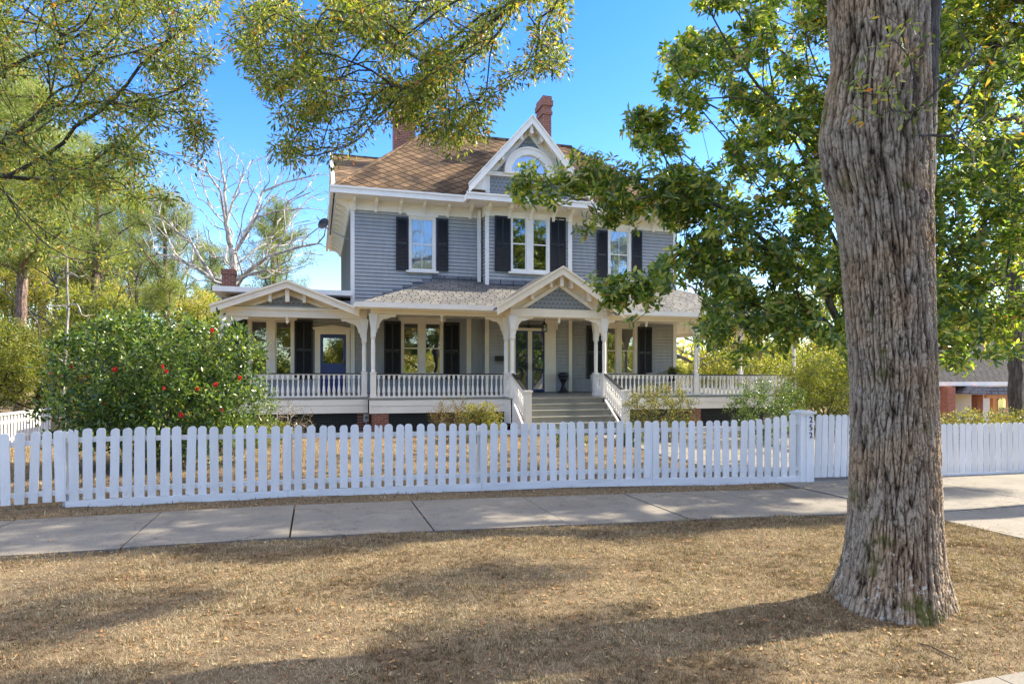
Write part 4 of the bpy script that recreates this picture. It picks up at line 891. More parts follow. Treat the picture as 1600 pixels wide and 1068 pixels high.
class Tree:
    """grows limbs towards target points; every target joins the nearest limb"""
    def __init__(s, pts, jit=.08, seed=1):
        s.rg = random.Random(seed); s.P = []; s.par = []; s.jit = jit; s.tips = []; s.limb(pts, None)
    def limb(s, pts, parent, step=.35):
        pts = [Vector(p) for p in pts]; last = parent
        if parent is None and not s.P: s.P.append(pts[0]); s.par.append(-1); last = 0; pts = pts[1:]
        elif parent is None: last = s.near(pts[0]); 
        for q in pts:
            a = s.P[last]; L = (q - a).length; k = max(1, int(L / step))
            for i in range(1, k + 1):
                p = a.lerp(q, i / k)
                if i < k: p = p + Vector([s.rg.gauss(0, s.jit * .3) for _ in range(3)])
                s.P.append(p); s.par.append(last); last = len(s.P) - 1
        return last
    def near(s, q): return min(range(len(s.P)), key=lambda i: (s.P[i] - q).length)
    def grow(s, targets, back=.35, sag=.06, step=.3, leafy=True):
        ts = sorted(targets, key=lambda q: min((q - s.P[i]).length for i in range(0, len(s.P), max(1, len(s.P) // 60))))
        A = np.array([tuple(p) for p in s.P]); n = len(A); cap = n + 40 * len(ts) + 500; B = np.empty((cap, 3)); B[:n] = A
        dep = np.zeros(cap)
        for i in range(1, n): dep[i] = dep[s.par[i]] + (s.P[i] - s.P[s.par[i]]).length
        for q in ts:
            qa = np.array(tuple(q)); dd = np.sqrt(((B[:n] - qa) ** 2).sum(1)); i = int(np.argmin(dd + back * dep[:n])); L = dd[i]
            if L < .02: s.tips.append((i, i)); continue
            k = max(2, int(L / step)); a = s.P[i]; last = i; pd = (a - s.P[s.par[i]]).normalized() * L * .25 if s.par[i] >= 0 else Vector((0, 0, L * .3))
            c = a + pd; first = None
            for j in range(1, k + 1):
                t = j / k; p = a * (1 - t) ** 2 + c * (2 * t * (1 - t)) + q * t * t
                if j < k: p = p + Vector([s.rg.gauss(0, s.jit * L * .10) for _ in range(3)]) - Vector((0, 0, sag * L * t * (1 - t)))
                s.P.append(p); s.par.append(last); B[n] = tuple(p); dep[n] = dep[last] + L / k; last = n; n += 1
                if first is None: first = last
            s.tips.append((last, first))
    def radii(s, r0, rtip, expo=.5):
        w_ = [0.0] * len(s.P)
        ch = [0] * len(s.P)
        for i in range(len(s.P) - 1, 0, -1):
            if ch[i] == 0: w_[i] = max(w_[i], 1.0)
            w_[s.par[i]] += w_[i]; ch[s.par[i]] += 1
        W = max(w_[0], 2); s.r = [rtip + (r0 - rtip) * (max(x, 1) / W) ** expo if x > 1 else rtip for x in w_]; s.r[0] = r0; return s.r
    def mesh(s, k=6, rmin=0):
        kids = {}
        for i, p in enumerate(s.par):
            if p >= 0: kids.setdefault(p, []).append(i)
        m = MB(); stack = [(0, None)]
        while stack:
            i, par = stack.pop(); pts, rad = ([s.P[par]], [min(s.r[par], s.r[i] * 1.25)]) if par is not None else ([], [])
            while True:
                pts.append(s.P[i]); rad.append(s.r[i]); c = kids.get(i, [])
                if not c: break
                c = sorted(c, key=lambda j: -s.r[j])
                for j in c[1:]: stack.append((j, i))
                i = c[0]
            if len(pts) > 1 and max(rad) >= rmin:
                rr = max(rad); m.tube(pts, rad, 10 if rr > .12 else (6 if rr > .03 else (4 if rr > .012 else 3)), cap=False)
        return m
def leafmesh(name, P, D, N, L, W, mat, shape='diamond'):
    """P base points, D directions, N rough normals; one folded leaf each"""
    P, D, N = (np.asarray(a, float) for a in (P, D, N)); n = len(P)
    D = D / (np.linalg.norm(D, axis=1, keepdims=True) + 1e-9); S = np.cross(D, N); S /= (np.linalg.norm(S, axis=1, keepdims=True) + 1e-9); U = np.cross(S, D)
    L = np.broadcast_to(L, n)[:, None]; W = np.broadcast_to(W, n)[:, None]
    if shape == 'diamond':
        V = np.stack([P, P + D * L * .45 + S * W * .5 + U * W * .15, P + D * L, P + D * L * .45 - S * W * .5 + U * W * .15], 1)
        Fc = (np.arange(n) * 4)[:, None, None] + np.array([[0, 1, 2], [0, 2, 3]])[None]
    elif shape == 'needle':
        V = np.stack([P - S * W * .5, P + S * W * .5, P + D * L], 1); Fc = (np.arange(n) * 3)[:, None, None] + np.array([[0, 1, 2]])[None]
    else:
        V = np.stack([P, P + D * L * .25 + S * W * .42 + U * W * .10, P + D * L * .68 + S * W * .44 + U * W * .02, P + D * L - U * L * .12, P + D * L * .68 - S * W * .44 + U * W * .02, P + D * L * .25 - S * W * .42 + U * W * .10, P + D * L * .5 - U * W * .02], 1)
        Fc = (np.arange(n) * 7)[:, None, None] + np.array([[0, 1, 6], [1, 2, 6], [2, 3, 6], [3, 4, 6], [4, 5, 6], [5, 0, 6]])[None]
    return npmesh(name, V.reshape(-1, 3), Fc.reshape(-1, 3), 3, mat)
def link(name, me, parent, off=None):
    o = bpy.data.objects.new(name, me); sc.collection.objects.link(o); o.parent = parent
    o.location = -origin(parent) if off is None else off; return o
def foliage_twigs(T, rg, per, spread, along=1.0):
    """leaf base points scattered along the last stretch of each target branch"""
    P, D = [], []
    for tip, first in T.tips:
        path = [tip]; j = tip
        while j != first and T.par[j] >= 0 and len(path) < 7: j = T.par[j]; path.append(j)
        for q in range(per):
            f = rg.random() ** 1.5 * (len(path) - 1) * along if len(path) > 1 else 0; i = int(f); a = T.P[path[i]]; b = T.P[path[min(i + 1, len(path) - 1)]]
            p = a.lerp(b, f - i); d = Vector([rg.gauss(0, 1) for _ in range(3)]); p = p + d.normalized() * rg.random() ** .7 * spread; P.append(tuple(p)); D.append(tuple(d))
    return np.array(P), np.array(D)
def rosettes(C, A, n, rg, open_=1.0):
    """n leaves round each centre, around axis A"""
    C, A = np.asarray(C), np.asarray(A, float); A /= np.linalg.norm(A, axis=1, keepdims=True); m = len(C)
    ref = np.where(np.abs(A[:, 2:3]) < .9, np.array([[0, 0, 1.]]), np.array([[1., 0, 0]])); u = np.cross(A, ref); u /= np.linalg.norm(u, axis=1, keepdims=True); v = np.cross(A, u)
    P, D, N = [], [], []
    for j in range(n):
        a = 2 * np.pi * j / n + rg.uniform(-.4, .4, m) + np.arange(m); el = rg.uniform(-.25, .75, m) * open_
        rad = u * np.cos(a)[:, None] + v * np.sin(a)[:, None]; d = rad * np.cos(el)[:, None] + A * np.sin(el)[:, None]
        P.append(C + A * rg.uniform(-.10, .02, m)[:, None] + rad * .01); D.append(d); N.append(A - d * (A * d).sum(1, keepdims=True) + rg.normal(0, .25, (m, 3)))
    return np.concatenate(P), np.concatenate(D), np.concatenate(N)
def in_poly(x, y, poly):
    c = False; j = len(poly) - 1
    for i in range(len(poly)):
        xi, yi = poly[i]; xj, yj = poly[j]
        if (yi > y) != (yj > y) and x < (xj - xi) * (y - yi) / (yj - yi) + xi: c = not c
        j = i
    return c
def region(poly, n, d0, d1, rg, holes=0.0):
    xs_ = [p[0] for p in poly]; ys_ = [p[1] for p in poly]; o = []
    while len(o) < n:
        x, y = rg.uniform(min(xs_), max(xs_)), rg.uniform(min(ys_), max(ys_))
        if in_poly(x, y, poly):
            if holes and mnoise.noise(Vector((x / 55, y / 55, d0))) < holes - .5: continue
            o.append(PD(x, y, rg.uniform(d0, d1)))
    return o
def pix(p):
    d = p.x * ST + p.y * CT; r = p.x * CT - p.y * ST; return 800 + F * r / d, HZ - F * (p.z - CZ) / d
def clear(ts, rects):
    o = []
    for p in ts:
        x, y = pix(p)
        if not any(a < x < b and c < y < d for a, b, c, d in rects): o.append(p)
    return o
def ellipsoid(c, r, n, rg, hollow=.35):
    o = []
    while len(o) < n:
        v = Vector([rg.uniform(-1, 1) for _ in range(3)])
        if hollow < v.length < 1 : o.append(Vector(c) + Vector((v.x * r[0], v.y * r[1], v.z * r[2])))
    return o
def leafmat(name, stops, transl=.35, rough=.45, spec=.5, tc=(1, 1, .35)):
    t = NT(name); g = t.n('ShaderNodeNewGeometry'); col = t.ramp(g.outputs['Random Per Island'], stops); t.col(col); t.rough(rough); t.b.inputs['Specular IOR Level'].default_value = spec
    tr = t.n('ShaderNodeBsdfTranslucent'); t.l(t.mix(1.0, t.mix(1, col, tc, 'MULTIPLY'), (2.0, 2.0, 2.0), 'MULTIPLY'), tr.inputs[0])
    mx = t.n('ShaderNodeMixShader'); mx.inputs[0].default_value = transl; t.l(t.b.outputs[0], mx.inputs[1]); t.l(tr.outputs[0], mx.inputs[2]); t.l(mx.outputs[0], t.o.inputs[0]); return t.m
M['leaf_oak'] = leafmat('laurel oak leaves', [(0, (.04, .065, .02)), (.3, (.09, .14, .03)), (.6, (.19, .24, .05)), (.88, (.36, .35, .08)), (.95, (.40, .26, .05)), (1, (.40, .13, .04))], .42, .4)
M['leaf_magnolia'] = leafmat('magnolia leaves', [(0, (.045, .09, .025)), (.4, (.09, .16, .035)), (.68, (.21, .28, .055)), (.92, (.46, .46, .12)), (1, (.32, .18, .07))], .48, .28, .6)
M['leaf_camellia'] = leafmat('camellia leaves', [(0, (.025, .055, .018)), (.45, (.055, .11, .028)), (.75, (.15, .23, .05)), (1, (.28, .32, .08))], .3, .25, .6)
M['leaf_yellow'] = leafmat('yellow green shrub leaves', [(0, (.09, .12, .02)), (.5, (.17, .20, .035)), (.9, (.28, .28, .06)), (1, (.32, .22, .07))], .4, .5)
M['leaf_azalea'] = leafmat('azalea leaves', [(0, (.06, .08, .02)), (.5, (.14, .16, .04)), (.8, (.26, .25, .08)), (1, (.28, .13, .05))], .35, .5)
M['leaf_red'] = leafmat('reddish brown shrub leaves', [(0, (.06, .05, .02)), (.5, (.14, .08, .04)), (.8, (.20, .16, .05)), (1, (.1, .13, .03))], .3, .5)
M['leaf_forest'] = leafmat('distant woodland leaves', [(0, (.12, .16, .035)), (.4, (.23, .26, .06)), (.7, (.36, .35, .10)), (.9, (.42, .34, .15)), (1, (.48, .25, .08))], .45, .6)
M['needle'] = leafmat('pine needles', [(0, (.11, .16, .04)), (.5, (.19, .25, .07)), (.9, (.26, .28, .09)), (1, (.25, .2, .08))], .3, .5)
M['petal'] = leafmat('camellia petals', [(0, (.45, .01, .02)), (1, (.65, .03, .05))], .25, .5, .3, (1, .5, .5)); M['stamen'] = paint('yellow stamens', (.7, .5, .08), .1, .6)
# ---------------------------------------------------------------- big oak in front
TD = 5.5
prof = [(-900, 1300, 1445), (-300, 1290, 1450), (0, 1292, 1448), (100, 1297, 1450), (160, 1284, 1452), (215, 1276, 1453), (270, 1284, 1454), (330, 1303, 1456), (400, 1313, 1457), (500, 1321, 1459), (600, 1328, 1463), (700, 1328, 1467), (800, 1324, 1470), (860, 1318, 1474), (900, 1309, 1480), (925, 1300, 1486), (950, 1290, 1492), (985, 1284, 1498)]
zr = [(CZ + (HZ - a) * TD / F, (b + c) / 2, (c - b) / 2 * TD / F * .865) for a, b, c in prof][::-1]
zs_ = np.array([q[0] for q in zr]); cs_ = np.array([q[1] for q in zr]); rs_ = np.array([q[2] for q in zr])
base = PD(1398, HZ, TD); base.z = g1(base.x, base.y) - .02
oak = thing('oak_tree', base, 'massive furrowed grey oak trunk standing on the verge at right, its leafy limbs overhead', 'tree')
def oak_trunk():
    nz_, na = 900, 420; z = np.concatenate([np.linspace(base.z - .12, 6.2, nz_), np.linspace(6.25, 9.2, 30)]); nz_ = len(z); a = np.linspace(0, 2 * np.pi, na, endpoint=False)
    V = np.empty((nz_, na, 3)); fur = np.empty((nz_, na), dtype=np.float32); ho = np.empty((nz_, na))
    nn = mnoise.noise
    for i in range(nz_):
        zz_ = z[i]; r = float(np.interp(zz_, zs_, rs_)); c = PD(float(np.interp(zz_, zs_, cs_)), HZ, TD); fl = max(0, 1 - (zz_ - base.z) / .75) ** 2
        for j in range(na):
            ca, sa = math.cos(a[j]), math.sin(a[j])
            wz = zz_ + .0
            w1 = nn(Vector((ca * 1.5, sa * 1.5, wz * .8))) * .14
            x_, y_ = math.cos(a[j] + w1 * .25) , math.sin(a[j] + w1 * .25)
            n1 = nn(Vector((x_ * 8.5, y_ * 8.5, wz * 2.0))); n2 = nn(Vector((x_ * 19 + 9, y_ * 19, wz * 6.5))); n3 = nn(Vector((ca * 30, sa * 30, wz * 22))) * .6 + nn(Vector((ca * 62, sa * 62, wz * 50))) * .55
            rd = min(1, abs(n1) * 5.5) * .55 + min(1, abs(n2) * 5.0) * .45        # 0 in furrows
            br = nn(Vector((ca * 9, sa * 9, wz * 16 + 40))); cut = max(0, .13 - abs(br)) / .13
            hgt = (rd - .6) * .030 + n3 * .009 - cut * .006 * rd
            rt = 1 + fl * (.07 * math.cos(3 * a[j] + .8) + .06 * math.cos(5 * a[j] + 2.1)) + .025 * nn(Vector((ca * 1.2, sa * 1.2, wz * .6 + 7)))
            rr = r * rt + hgt; V[i, j] = (c.x + ca * rr, c.y + sa * rr, zz_); fur[i, j] = min(1, max(0, rd + n3 * .22 - cut * .25))
    idx = np.arange((nz_ - 1) * na); q = idx // na; r_ = idx % na; r2 = (r_ + 1) % na
    me = npmesh('trunk', V.reshape(-1, 3), np.stack([q * na + r_, q * na + r2, (q + 1) * na + r2, (q + 1) * na + r_], 1), 4, M['oakbark'], True)
    at_ = me.attributes.new('ridge', 'FLOAT', 'POINT'); at_.data.foreach_set('value', fur.ravel()); return me
def oakbark():
    t = NT('furrowed oak bark with lichen'); co = t.coord(); at_ = t.n('ShaderNodeAttribute', attribute_name='ridge'); a = t.noise(t.mapping(co, (22, 22, 7)), 1, 6, .75); b = t.noise(co, 2.0, 4, .6)
    f = t.math('ADD', t.math('MULTIPLY', at_.outputs['Fac'], .75), t.math('MULTIPLY', a, .35))
    col = t.ramp(f, [(.28, (.022, .016, .012)), (.52, (.11, .082, .055)), (.82, (.27, .222, .16)), (1, (.44, .38, .295))])
    col = t.mix(t.ramp(b, [(.42, (0, 0, 0)), (.62, (.6, .6, .6))]), col, t.mix(1, col, (1.15, .88, .62), 'MULTIPLY'))
    sp = t.n('ShaderNodeSeparateXYZ'); t.l(co, sp.inputs[0]); z = sp.outputs[2]
    lowz = t.n('ShaderNodeMapRange'); t.l(z, lowz.inputs[0]); lowz.inputs[1].default_value = .05; lowz.inputs[2].default_value = 1.1; lowz.inputs[3].default_value = .12; lowz.inputs[4].default_value = 0
    lich = t.ramp(t.math('ADD', t.noise(co, 16, 8, .8), lowz.outputs[0]), [(.68, (0, 0, 0)), (.71, (.9, .9, .9))]); col = t.mix(lich, col, (.56, .55, .48))
    mz = t.n('ShaderNodeMapRange'); t.l(z, mz.inputs[0]); mz.inputs[1].default_value = .0; mz.inputs[2].default_value = .7; mz.inputs[3].default_value = .10; mz.inputs[4].default_value = 0
    moss = t.ramp(t.math('ADD', t.noise(co, 3.2, 4, .6), mz.outputs[0]), [(.62, (0, 0, 0)), (.72, (.8, .8, .8))]); col = t.mix(moss, col, (.09, .10, .02))
    t.col(col); t.rough(.95); t.b.inputs['Specular IOR Level'].default_value = .2; t.bump(t.math('ADD', a, t.noise(co, 60, 4, .7)), .7, .012); return t.m
M['oakbark'] = oakbark()
link('trunk', oak_trunk(), oak)
def pixxy(x, y): return 800 + F * (x * CT - y * ST) / (x * ST + y * CT)
# second stem behind the trunk, twigs and a knot
rg = random.Random(3)
m = MB(); pts = [PD(1428, 420, 5.5), PD(1436, 300, 5.55), PD(1441, 150, 5.6), PD(1446, 0, 5.65), PD(1452, -200, 5.8), PD(1475, -500, 6.1)]
fine = []
for a_, b_ in zip(pts[:-1], pts[1:]):
    for i in range(14): fine.append(a_.lerp(b_, i / 14))
m.tube(fine, [.085 + .015 * mnoise.noise(p * 6) + .03 * min(1, i / 15) for i, p in enumerate(fine)], 18, cap=False); m.build('side_stem', M['bark'], oak, True)
zk = CZ + (HZ - 314) * 5.3 / F; ck = PD(float(np.interp(zk, zs_, cs_)), HZ, TD); rk = float(np.interp(zk, zs_, rs_))
best = min((a_ / 100 for a_ in range(628)), key=lambda a_: abs(pixxy(ck.x + math.cos(a_) * rk, ck.y + math.sin(a_) * rk) - 1443) + (99 if (math.cos(a_) * ck.x + math.sin(a_) * ck.y) > 0 else 0))
nrm = Vector((math.cos(best), math.sin(best), 0)); p = Vector((ck.x, ck.y, zk)) + nrm * (rk + .005); u = Vector((-nrm.y, nrm.x, 0)); m = MB()
m.tube([p + u * math.cos(q * math.pi / 8) * .035 + Vector((0, 0, math.sin(q * math.pi / 8) * .05)) for q in range(17)], .013, 8, False); m.tube([p - nrm * .03, p + nrm * .004], [.03, .024], 10)
m.build('branch_scar', M['barkpine'], oak, True)
tw = Tree([PD(1400, 212, 5.18), PD(1425, 180, 5.0), PD(1470, 135, 4.9), PD(1520, 95, 5.1)], .03, 5)
tw.limb([PD(1425, 214, 5.12), PD(1485, 213, 5.15), PD(1530, 190, 5.0), PD(1560, 160, 5.1)], 0, .12)
tw.grow([PD(rg.uniform(1330, 1440), rg.uniform(10, 190), rg.uniform(4.75, 4.95)) for _ in range(26)] + region([(1450, 20), (1600, 10), (1600, 330), (1500, 300), (1470, 160)], 60, 4.9, 6.2, rg), step=.12)
tw.radii(.016, .0025); tw.mesh().build('sucker_twig', M['bark'], oak)
P, D = foliage_twigs(tw, rg, 6, .07); N = np.random.default_rng(1).normal(0, 1, P.shape) + [0, 0, 1.5]
link('sucker_leaves', leafmesh('sucker_leaves', P, D, N, .065, .024, M['leaf_oak'], 'full'), oak)
# crown of the front oak: limbs reach left over the verge and droop in front of the house
rg = random.Random(8); top = Vector((base.x, base.y, 8.2))
T = Tree([top - Vector((0, 0, 1.6)), top, Vector((base.x - .3, base.y + .5, 9.5))], .1, 4)
lt = MB(); lt.tube([top - Vector((0, 0, .4)), top + Vector((-.9, .5, .9)), top + Vector((-2.2, 1.4, 1.2))], [.28, .16, .09], 12); lt.tube([top - Vector((0, 0, .4)), top + Vector((1.2, .2, 1.2)), top + Vector((3.2, .6, 1.6))], [.28, .18, .1], 12); lt.build('main_limb', M['bark'], oak, True)
lm = [PD(760, -420, 8.0), PD(560, -170, 8.6), PD(515, 0, 8.8), PD(543, 38, 8.8), PD(585, 66, 8.9), PD(616, 101, 9.0), PD(644, 140, 9.1), PD(668, 178, 9.2)]
T.limb([top + Vector((-1.5, .8, .5))] + lm, None)
T.limb([PD(640, -200, 8.6), PD(662, -10, 8.6), PD(676, 30, 8.6), PD(700, 75, 8.7)], T.near(lm[0])); T.limb([PD(860, -180, 8.3), PD(830, -20, 8.3), PD(800, 40, 8.4)], T.near(lm[0]))
T.limb([PD(1250, -500, 5.8), PD(1550, -260, 6.3)], T.near(top)); 
clump2 = [(335, -40), (345, 10), (362, 75), (395, 120), (405, 150), (440, 155), (430, 235), (455, 252), (520, 262), (545, 215), (600, 205), (625, 170), (655, 215), (690, 262), (705, 235), (745, 215), (788, 200), (782, 165), (750, 130), (738, 100), (790, 122), (850, 128), (885, 108), (880, 40), (890, -40)]
tg = region(clump2, 760, 7.8, 10.6, rg, .44) + region([(430, 150), (800, 130), (760, 210), (700, 255), (620, 180), (530, 255), (430, 240)], 120, 8.2, 9.6, rg)
over = []; shade_clumps = [((9.8 + .62 * i + rg.uniform(-.4, .4), (6.3, 5.0, 4.2)[i % 3] + rg.uniform(-.35, .35), rg.uniform(9.0, 10.2)), (.85, .55, .55), 75) for i in range(9)]  # unseen leaf clumps added out of view to shade the left lawn
for c, r, n in (((2.5, 8.5, 11.0), (4.5, 3.0, 1.6), 110), ((-.5, 7.0, 10.2), (3.0, 3.0, 1.4), 60), ((6.5, 4.5, 10.2), (3.6, 3.0, 1.8), 110), ((9.5, 6.5, 9.2), (3.0, 3.0, 1.9), 110), ((8.5, 2.0, 8.8), (3.0, 2.6, 1.6), 70), *shade_clumps): over += ellipsoid(c, r, n, rg, .1)
tg = clear(tg, [(604, 656, 185, 250)]); T.grow(tg, .5); T.grow(over, .5, step=.6); T.radii(.11, .0055, .60); T.mesh().build('limbs', M['bark'], oak)
P, D = foliage_twigs(T, rg, 40, .17); rn = np.random.default_rng(2); D = D * .7 + [0, 0, -.35]; N = rn.normal(0, 1, P.shape)
link('crown', leafmesh('crown', P, D, N, rn.uniform(.06, .10, len(P)), rn.uniform(.02, .032, len(P)), M['leaf_oak']), oak)
# ---------------------------------------------------------------- oak out of frame at left, its boughs hang in from the top left
rg = random.Random(9); bs = PD(-620, HZ, 10.5); bs.z = 0
oak2 = thing('oak_tree', bs, 'leafy oak boughs with yellowing leaves hanging in from the top left corner', 'tree')
T = Tree([bs + Vector((.15, 0, 6.2)), bs + Vector((.2, 0, 7.5)), bs + Vector((.5, .2, 9.5))], .1, 3); lt = MB(); lt.tube([bs - Vector((0, 0, .1)), bs + Vector((0, 0, .5)), bs + Vector((.05, 0, 3)), bs + Vector((.2, 0, 7.5)), bs + Vector((.5, .2, 9.8))], [.5, .36, .3, .22, .1], 14); lt.build('trunk', M['bark'], oak2, True); q0 = bs + Vector((.2, 0, 7.0))
for ln in ([PD(-350, -160, 10), PD(-120, -60, 9.6), PD(40, 15, 9.5), PD(110, 60, 9.5), PD(155, 120, 9.6), PD(210, 165, 9.8), PD(265, 205, 10)], [PD(-350, -60, 9.8), PD(-60, 100, 9.6), PD(0, 130, 9.6), PD(45, 205, 9.6), PD(90, 265, 9.8), PD(130, 310, 10), PD(180, 350, 10.2)],
           [PD(-300, 100, 9.4), PD(-60, 230, 9.3), PD(0, 285, 9.3), PD(25, 335, 9.4), PD(80, 390, 9.6)], [PD(-200, -300, 9.5), PD(100, -150, 9.5), PD(215, -20, 9.5), PD(255, 35, 9.6), PD(285, 60, 9.8)], [PD(100, -150, 9.5), PD(190, -30, 10), PD(215, 55, 10), PD(250, 125, 10.2), PD(275, 175, 10.5)]):
    T.limb(ln, None)
c1 = [(-60, -40), (330, -40), (345, 60), (340, 130), (325, 160), (335, 215), (300, 265), (262, 262), (285, 300), (205, 335), (120, 290), (60, 330), (-60, 420)]
tg = region(c1, 860, 8.4, 11.8, rg, .44) + region([(-60, 250), (60, 300), (150, 330), (230, 380), (180, 440), (100, 400), (-60, 430)], 45, 9, 11, rg)
T.grow(tg, .5); T.grow([v for v in ellipsoid((bs.x + 1, bs.y, 9.5), (5, 5, 3), 140, rg, .3)], .5, step=.6); T.radii(.10, .0055, .60); T.mesh().build('limbs', M['bark'], oak2)
P, D = foliage_twigs(T, rg, 38, .18); rn = np.random.default_rng(3); D = D * .7 + [0, 0, -.3]
link('crown', leafmesh('crown', P, D, rn.normal(0, 1, P.shape), rn.uniform(.06, .10, len(P)), rn.uniform(.02, .032, len(P)), M['leaf_oak']), oak2)
# ---------------------------------------------------------------- unseen oak added at right, its crown placed to dapple pavement and fence
rg = random.Random(19); bs = Vector((17.2, 7.2, -.6))
shade_oak = thing('oak_tree', bs, 'added unseen oak right of the picture, its crown placed to shade the pavement', 'tree')
T = Tree([bs, bs + Vector((0, 0, 3)), bs + Vector((-.3, .3, 6.5)), bs + Vector((-.6, .8, 9)), bs + Vector((-.8, 1.2, 11))], .1, 7); tg = []
for i in range(19):
    c = (8.8 + i * .78 + rg.uniform(-.3, .3), (8.3, 9.6, 10.9, 9.0, 11.6)[i % 5] + rg.uniform(-.3, .3), rg.uniform(9.0, 11.0)); tg += ellipsoid(c, (rg.uniform(.7, 1.2), rg.uniform(.45, .75), rg.uniform(.4, .6)), 62, rg, .1)
T.grow(tg, .4, step=.5); T.radii(.32, .006, .5); T.mesh().build('trunk', M['bark'], shade_oak)
P, D = foliage_twigs(T, rg, 40, .2); rn = np.random.default_rng(12)
link('crown', leafmesh('crown', P, D, rn.normal(0, 1, P.shape), rn.uniform(.07, .11, len(P)), rn.uniform(.025, .036, len(P)), M['leaf_oak']), shade_oak)
# ---------------------------------------------------------------- magnolia inside the fence, right
rg = random.Random(12); mb = Vector((12.4, 11.7, -.2))
mag = thing('magnolia_tree', mb, 'broad dark glossy magnolia reaching over the fence before the house', 'tree')
T = Tree([mb, mb + Vector((0, 0, 2.2)), mb + Vector((.1, .1, 5)), mb + Vector((.2, .3, 9)), mb + Vector((.2, .3, 12))], .06, 6)
hub = [PD(1372, 560, 14.4), PD(1345, 545, 14.1), PD(1322, 532, 13.9)]
T.limb(hub + [PD(1295, 470, 13.7), PD(1271, 433, 13.5), PD(1221, 399, 13.3), PD(1180, 365, 13.1), PD(1130, 325, 13), PD(1086, 305, 12.9), PD(1025, 281, 12.7), PD(960, 280, 12.6), PD(917, 278, 12.5), PD(860, 290, 12.4), PD(812, 305, 12.3)], None)
T.limb([PD(1187, 385, 12.9), PD(1137, 375, 12.6), PD(1086, 385, 12.4), PD(1059, 399, 12.3), PD(1039, 419, 12.2), PD(1012, 450, 12.1), PD(961, 466, 12)], T.near(PD(1271, 433, 13.5)))
T.limb([PD(1290, 500, 13.5), PD(1248, 503, 13.2), PD(1200, 520, 13), PD(1140, 540, 12.9)], T.near(hub[2])); T.limb([PD(1330, 330, 14), PD(1240, 200, 13.5), PD(1150, 90, 13.2), PD(1100, 0, 13)], T.near(mb + Vector((.1, .1, 5))))
T.limb([PD(1480, 380, 14.2), PD(1560, 300, 13.6), PD(1640, 240, 13.4)], T.near(mb + Vector((.1, .1, 5)))); T.limb([PD(1470, 480, 14.2), PD(1530, 450, 13.8), PD(1600, 440, 13.4)], T.near(mb + Vector((0, 0, 3.0))))
mm = [(1065, -60), (1070, 60), (1040, 85), (1050, 120), (1000, 165), (980, 200), (1000, 250), (1030, 235), (1060, 290), (1100, 300), (1110, 350), (1060, 375), (1090, 430), (1120, 470), (1080, 520), (1110, 545), (1190, 560), (1250, 530), (1345, 560), (1400, 400), (1400, -60)]
fing = [(800, 300), (815, 262), (860, 252), (930, 240), (960, 262), (1000, 262), (1000, 300), (990, 330), (1000, 360), (950, 385), (905, 372), (930, 345), (950, 300), (900, 300), (840, 315), (815, 335)]
fing2 = [(925, 445), (960, 445), (1000, 430), (1040, 400), (1070, 400), (1060, 430), (1030, 470), (985, 480), (940, 480)]
fing3 = [(975, 180), (1010, 165), (1050, 175), (1060, 240), (1000, 225)]
rgt = [(1440, -60), (1660, -60), (1660, 500), (1620, 520), (1570, 560), (1500, 575), (1455, 560)]
tg = region(mm, 860, 11.9, 15.8, rg, .40) + region([(985, 262), (1115, 250), (1115, 352), (1050, 345), (1000, 330)], 75, 12.2, 13.8, rg) + region([(1060, 385), (1112, 350), (1112, 450), (1075, 442)], 22, 12.2, 13.6, rg) + region(fing, 72, 12.0, 12.9, rg) + region(fing2, 34, 11.8, 12.4, rg) + region(fing3, 22, 12.5, 13.2, rg) + region(rgt, 650, 12.2, 16, rg, .26) + region([(1080, 380), (1290, 250), (1290, 520), (1100, 540)], 120, 12.2, 13.6, rg)
tg += ellipsoid((mb.x + 1, mb.y + 1, 9.5), (5, 4.5, 5), 260, rg, .5) + ellipsoid((mb.x + 3, mb.y + 1, 6), (4, 4, 4), 120, rg, .5)
tg = clear(tg, [(922, 1018, 345, 438), (935, 1075, 505, 600), (1040, 1075, 430, 520)]); T.grow(tg, .5, .04); T.radii(.20, .006, .58); T.mesh().build('trunk', M['barkgrey'], mag)
rn = np.random.default_rng(5); C = []; A = []
for tip, first in T.tips:
    p = T.P[tip]; d = (p - T.P[T.par[tip]]).normalized() + Vector((0, 0, .35)); C.append(tuple(p)); A.append(tuple(d))
    for _ in range(3): v = Vector([rg.gauss(0, 1) for _ in range(3)]).normalized(); C.append(tuple(p + v * rg.uniform(.10, .30))); A.append(tuple(d + v * .8))
P, D, N = rosettes(C, A, 8, rn); n = len(P)
link('crown', leafmesh('crown', P, D, N, rn.uniform(.13, .20, n), rn.uniform(.05, .072, n), M['leaf_magnolia'], 'full'), mag)
